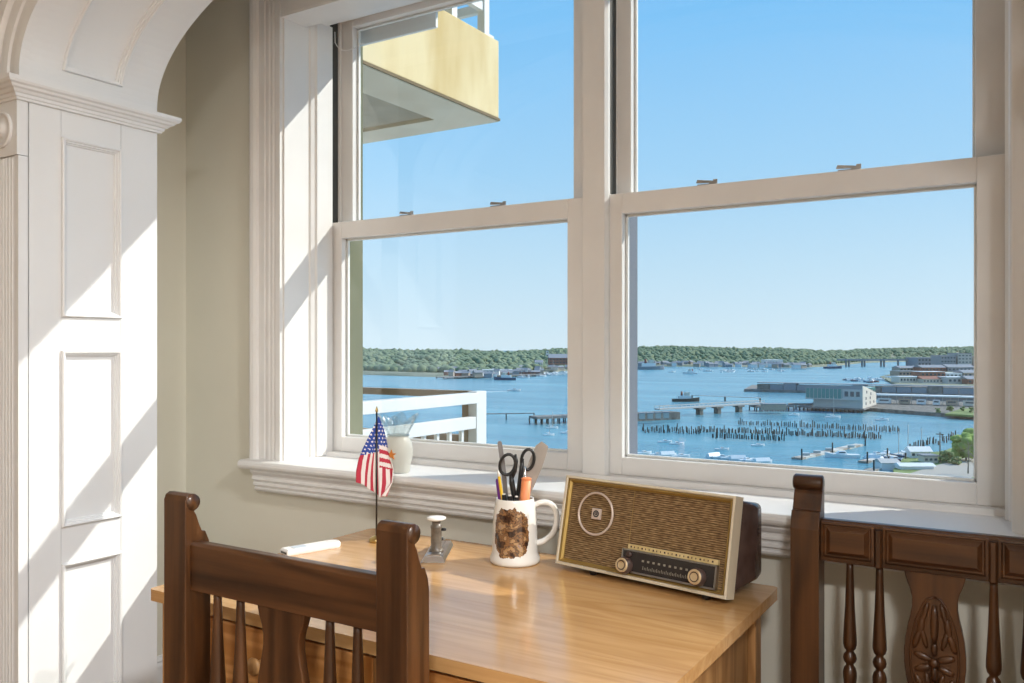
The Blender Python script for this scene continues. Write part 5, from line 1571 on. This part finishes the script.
# ---- the field of old pilings: one thing each
pl_mesh = MB().lathe([(0.26, -1.0), (0.24, 0.5), (0.22, 1.0)], 6, sm=False).mesh('piling', [M['pile']])
def piling(px, y, h, lab_, grp_):
    p = S(px, y)
    o = obj('wooden_piling', pl_mesh, None)
    o.location = p; o.scale = (0.8, 0.8, h)
    o.rotation_euler = (rnd.uniform(-0.05, 0.05), rnd.uniform(-0.05, 0.05), rnd.uniform(0, 3))
    tag(o, lab_, 'piling', grp_)
ROWS = [
    ((738, 424.2), (902, 431.8), 72, 0.7, 'rear'),
    ((698, 431.2), (882, 438.8), 110, 0.9, 'middle'),
    ((642, 431.5), (702, 433.0), 34, 1.5, 'left'),
    ((712, 438.0), (786, 440.5), 38, 0.9, 'front'),
]
LABR = {'rear': 'dark old piling standing in the rear row of the piling field', 'middle': 'dark old piling standing in the dense middle row of the piling field', 'left': 'dark old piling standing in the scattered left group of the piling field', 'front': 'dark old piling standing in the short front row of the piling field'}
for (a, b, n, jy, nm) in ROWS:
    for k in range(n):
        f_ = (k + rnd.uniform(-0.4, 0.4)) / n
        piling(a[0] + (b[0] - a[0]) * f_, a[1] + (b[1] - a[1]) * f_ + rnd.uniform(-jy, jy), rnd.uniform(1.1, 2.2) if rnd.random() < 0.93 else 2.7, LABR[nm], nm + ' pilings of the field')
for k in range(44):
    f_ = (k + rnd.uniform(-0.4, 0.4)) / 44
    piling(912 + 88 * f_, 449.5 - 20 * f_ + rnd.uniform(-1.6, 1.6), rnd.uniform(1.2, 2.6), 'dark old piling in the slanting row beside the green tree', 'slanting pilings by the green tree')

# ---- moored boats
MOOR = [
    (665, 442.5, 4.6, 8, 'motor', 'white open boat moored left of its twin below the scattered pilings'),
    (677, 444.5, 4.6, 10, 'motor', 'white open boat moored right of its twin below the scattered pilings'),
    (722, 450, 4.2, 5, 'motor', 'white boat moored below the short front row of pilings'),
    (758, 446, 4.2, 8, 'motor', 'white boat moored right of the short front row of pilings'),
    (794, 415.5, 5.2, 15, 'motor', 'small white boat moored left of the sailboat before the terminal'),
    (833, 418, 6.5, 3, 'sail', 'white sailboat moored before the terminal'),
    (882, 420.5, 5.6, 3, 'motor', 'white boat moored right of the sailboat before the seawall'),
    (549, 435.5, 4.0, 20, 'sail', 'small white sailboat at the lower right of the left window'),
    (552, 428.5, 4.6, 10, 'sail', 'small white sailboat close to the low dark pier'),
    (568, 433.5, 5.0, 10, 'motor', 'small white boat beside the left window stile'),
]
for px, y, L_, hd, kd, lb_ in MOOR:
    boat('sailboat' if kd == 'sail' else 'motorboat', lb_, px, y, L_, hd, kd)
for i, (px, y, L_, hd, kd) in enumerate(((644, 454, 5, 25, 'motor'), (657, 455.5, 4.6, 10, 'motor'), (668, 456, 5, 15, 'wrapped'), (681, 457, 5, 4, 'motor'))):
    boat('marina_boat', ('%s white boat of the cluster at the lower left of the right window' % ('leftmost', 'second', 'third', 'rightmost')[i]), px, y, L_, hd, kd)
for i in range(7):
    boat('marina_boat', '%s in the row of white boats under the front pilings' % ('leftmost', 'second from the left', 'third from the left', 'middle one', 'third from the right', 'second from the right', 'rightmost')[i], 714 + i * 8.2, 457.5 + i * 0.9, 5.0, rnd.uniform(-10, 40), 'motor' if i % 3 else 'wrapped')
# floating docks
def dock(name, label, pa, pb, width, fingers):
    a, b = S(*pa), S(*pb)
    u = b - a; L_ = u.length
    t = thing(name, label, 'dock', a, math.atan2(u.y, u.x))
    n = max(3, int(L_ / 3.0))
    for k in range(n):
        obj('float', B(L_ * k / n + 0.06, L_ * (k + 1) / n - 0.06, -width / 2, width / 2, -0.2, 0.5), M['wallcream'] if k % 3 else M['walltan'], t)
    for x in (0.0, L_ * 0.45, L_):
        obj('dock_pile', MB().lathe([(0.22, -1), (0.2, 3.0)], 6, (x, -width / 2 - 0.3, 0), sm=False), M['pile'], t)
    return t
dock('floating_dock', 'long pale floating dock slanting across the lower right window', (796, 459.5), (860, 445.5), 2.6, 0)
dock('floating_dock', 'short pale floating dock beside the marina boats, pointing at the white shed', (862, 463), (905, 454), 2.2, 0)
dock('floating_dock', 'short pale floating dock nearest the window bottom, left of the covered boats', (868, 472), (900, 464), 2.2, 0)
boat('cabin_cruiser', 'large white cabin cruiser berthed at the long floating dock', 842, 457.5, 9, 172, 'motor')
for i, (px, y) in enumerate(((806, 455.5), (817, 453), (829, 450.5), (851, 447.5))):
    t = thing('dock_box', '%s grey dock box on the long floating dock' % ('first', 'second', 'third', 'last')[i], 'box', S(px, y, 0.5), YAW)
    obj('body', B(-0.9, 0.9, -0.4, 0.4, 0, 0.6), M['conc'], t)
    obj('lid', B(-0.95, 0.95, -0.45, 0.45, 0.6, 0.75), M['boatwhite'], t)
for i in range(12):
    px = 872 + 4.6 * i
    boat('marina_boat', 'small boat packed in the marina left of the white shed', px, 456 + rnd.uniform(-2, 7), rnd.uniform(4.5, 6.5), rnd.uniform(0, 180), rnd.choice(['motor', 'wrapped', 'motor', 'sail']), rnd.choice([M['boatwhite'], M['boatwhite'], M['boatblue']]), 'boats packed left of the white shed')

# ---- near land at the lower right
nl = [S(893, 476), S(905, 462), S(928, 458), S(944, 456.5), S(960, 449), S(1002, 438), S(1060, 420), S(1120, 470), S(1000, 492), S(900, 492)]
struct('land_near', land_mesh(nl, SEA + 1.5), M['grass'], 'grassy shore at the lower right of the right window', 'ground')
rd = [S(880, 483, 1.6), S(930, 467, 1.6), S(962, 458.5, 1.6), S(1040, 452, 1.6), S(1060, 462, 1.6), S(975, 476, 1.6), S(900, 500, 1.6)]
struct('road_shore', land_mesh(rd, SEA + 1.62, SEA + 1.3), M['road'], 'pale road curving along the near shore', 'road')
far_building('white_shed', 'white clapboard shed with a white gabled roof by the marina', 'shed', 911, 931, 458, 447, 3, M['wallwhite'], M['roofwhite'], 'gable', 1.5, 4)
far_building('low_annex', 'low pale annex with a flat roof right of the white shed', 'shed', 924, 938, 462.5, 456.5, 3, M['wallcream'], M['roofgrey'], 'flat', 1.5, 3)
wr = far_building('covered_yacht', 'long white shrink wrapped hull stored ashore below the white shed', 'boat', 901, 934, 469.5, 463.5, 3, M['boatwhite'], M['roofwhite'], 'gable', 1.5, 0)
wr2 = far_building('covered_yacht', 'grey white wrapped hull stored left of the long one', 'boat', 882, 899, 467, 459.5, 4, M['boatwhite'], M['conc'], 'gable', 0.8, 0)
shrub('leafy_tree', 'bright green leafy tree at the right edge of the right window', 'tree', 966, 461, 1.5, 4.2, 90, 'leaf', 71, None, 0.6)
shrub('leafy_tree', 'second bright green tree just behind the largest one', 'tree', 976, 452, 1.5, 4.0, 80, 'leaf', 72, None, 0.6)
shrub('shrub', 'dull olive bush left of the bright green tree', 'shrub', 947, 463, 1.5, 2.2, 34, 'leafdull', 73)
shrub('shrub', 'small green bush below the bright green tree', 'shrub', 957, 465, 1.5, 1.5, 26, 'leafdull', 74)
def bare_tree(px, y, h, label, seed):
    rn = random.Random(seed)
    t = thing('bare_tree', label, 'tree', S(px, y, 1.5))
    m = MB(); m.tube([(0, 0, -0.2), (0.1, 0, h * 0.45), (0.0, 0.1, h)], [0.16, 0.11, 0.03], 6)
    obj('trunk', m, M['twig'], t)
    m = MB()
    for k in range(26):
        z = h * rn.uniform(0.3, 0.92); a_ = rn.uniform(0, 2 * PI); l = h * rn.uniform(0.14, 0.34)
        m.tube([(0.05, 0.03, z), (l * 0.6 * math.cos(a_), l * 0.6 * math.sin(a_), z + l * 0.5), (l * math.cos(a_), l * math.sin(a_), z + l)], [0.05, 0.03, 0.012], 4)
    obj('branches', m, M['twig'], t)
bare_tree(968, 474, 7.5, 'bare grey tree nearest the right window edge', 81)
bare_tree(974, 476, 7.0, 'bare grey tree right of the nearest one', 82)
pp_ = thing('utility_pole', 'tall dark utility pole left of the bright green tree', 'pole', S(940, 462, 1.5))
obj('pole', MB().lathe([(0.16, -0.3), (0.12, 7.5)], 8), M['pile'], pp_)
obj('crossarm', B(-0.9, 0.9, -0.08, 0.08, 6.8, 7.0), M['pile'], pp_)
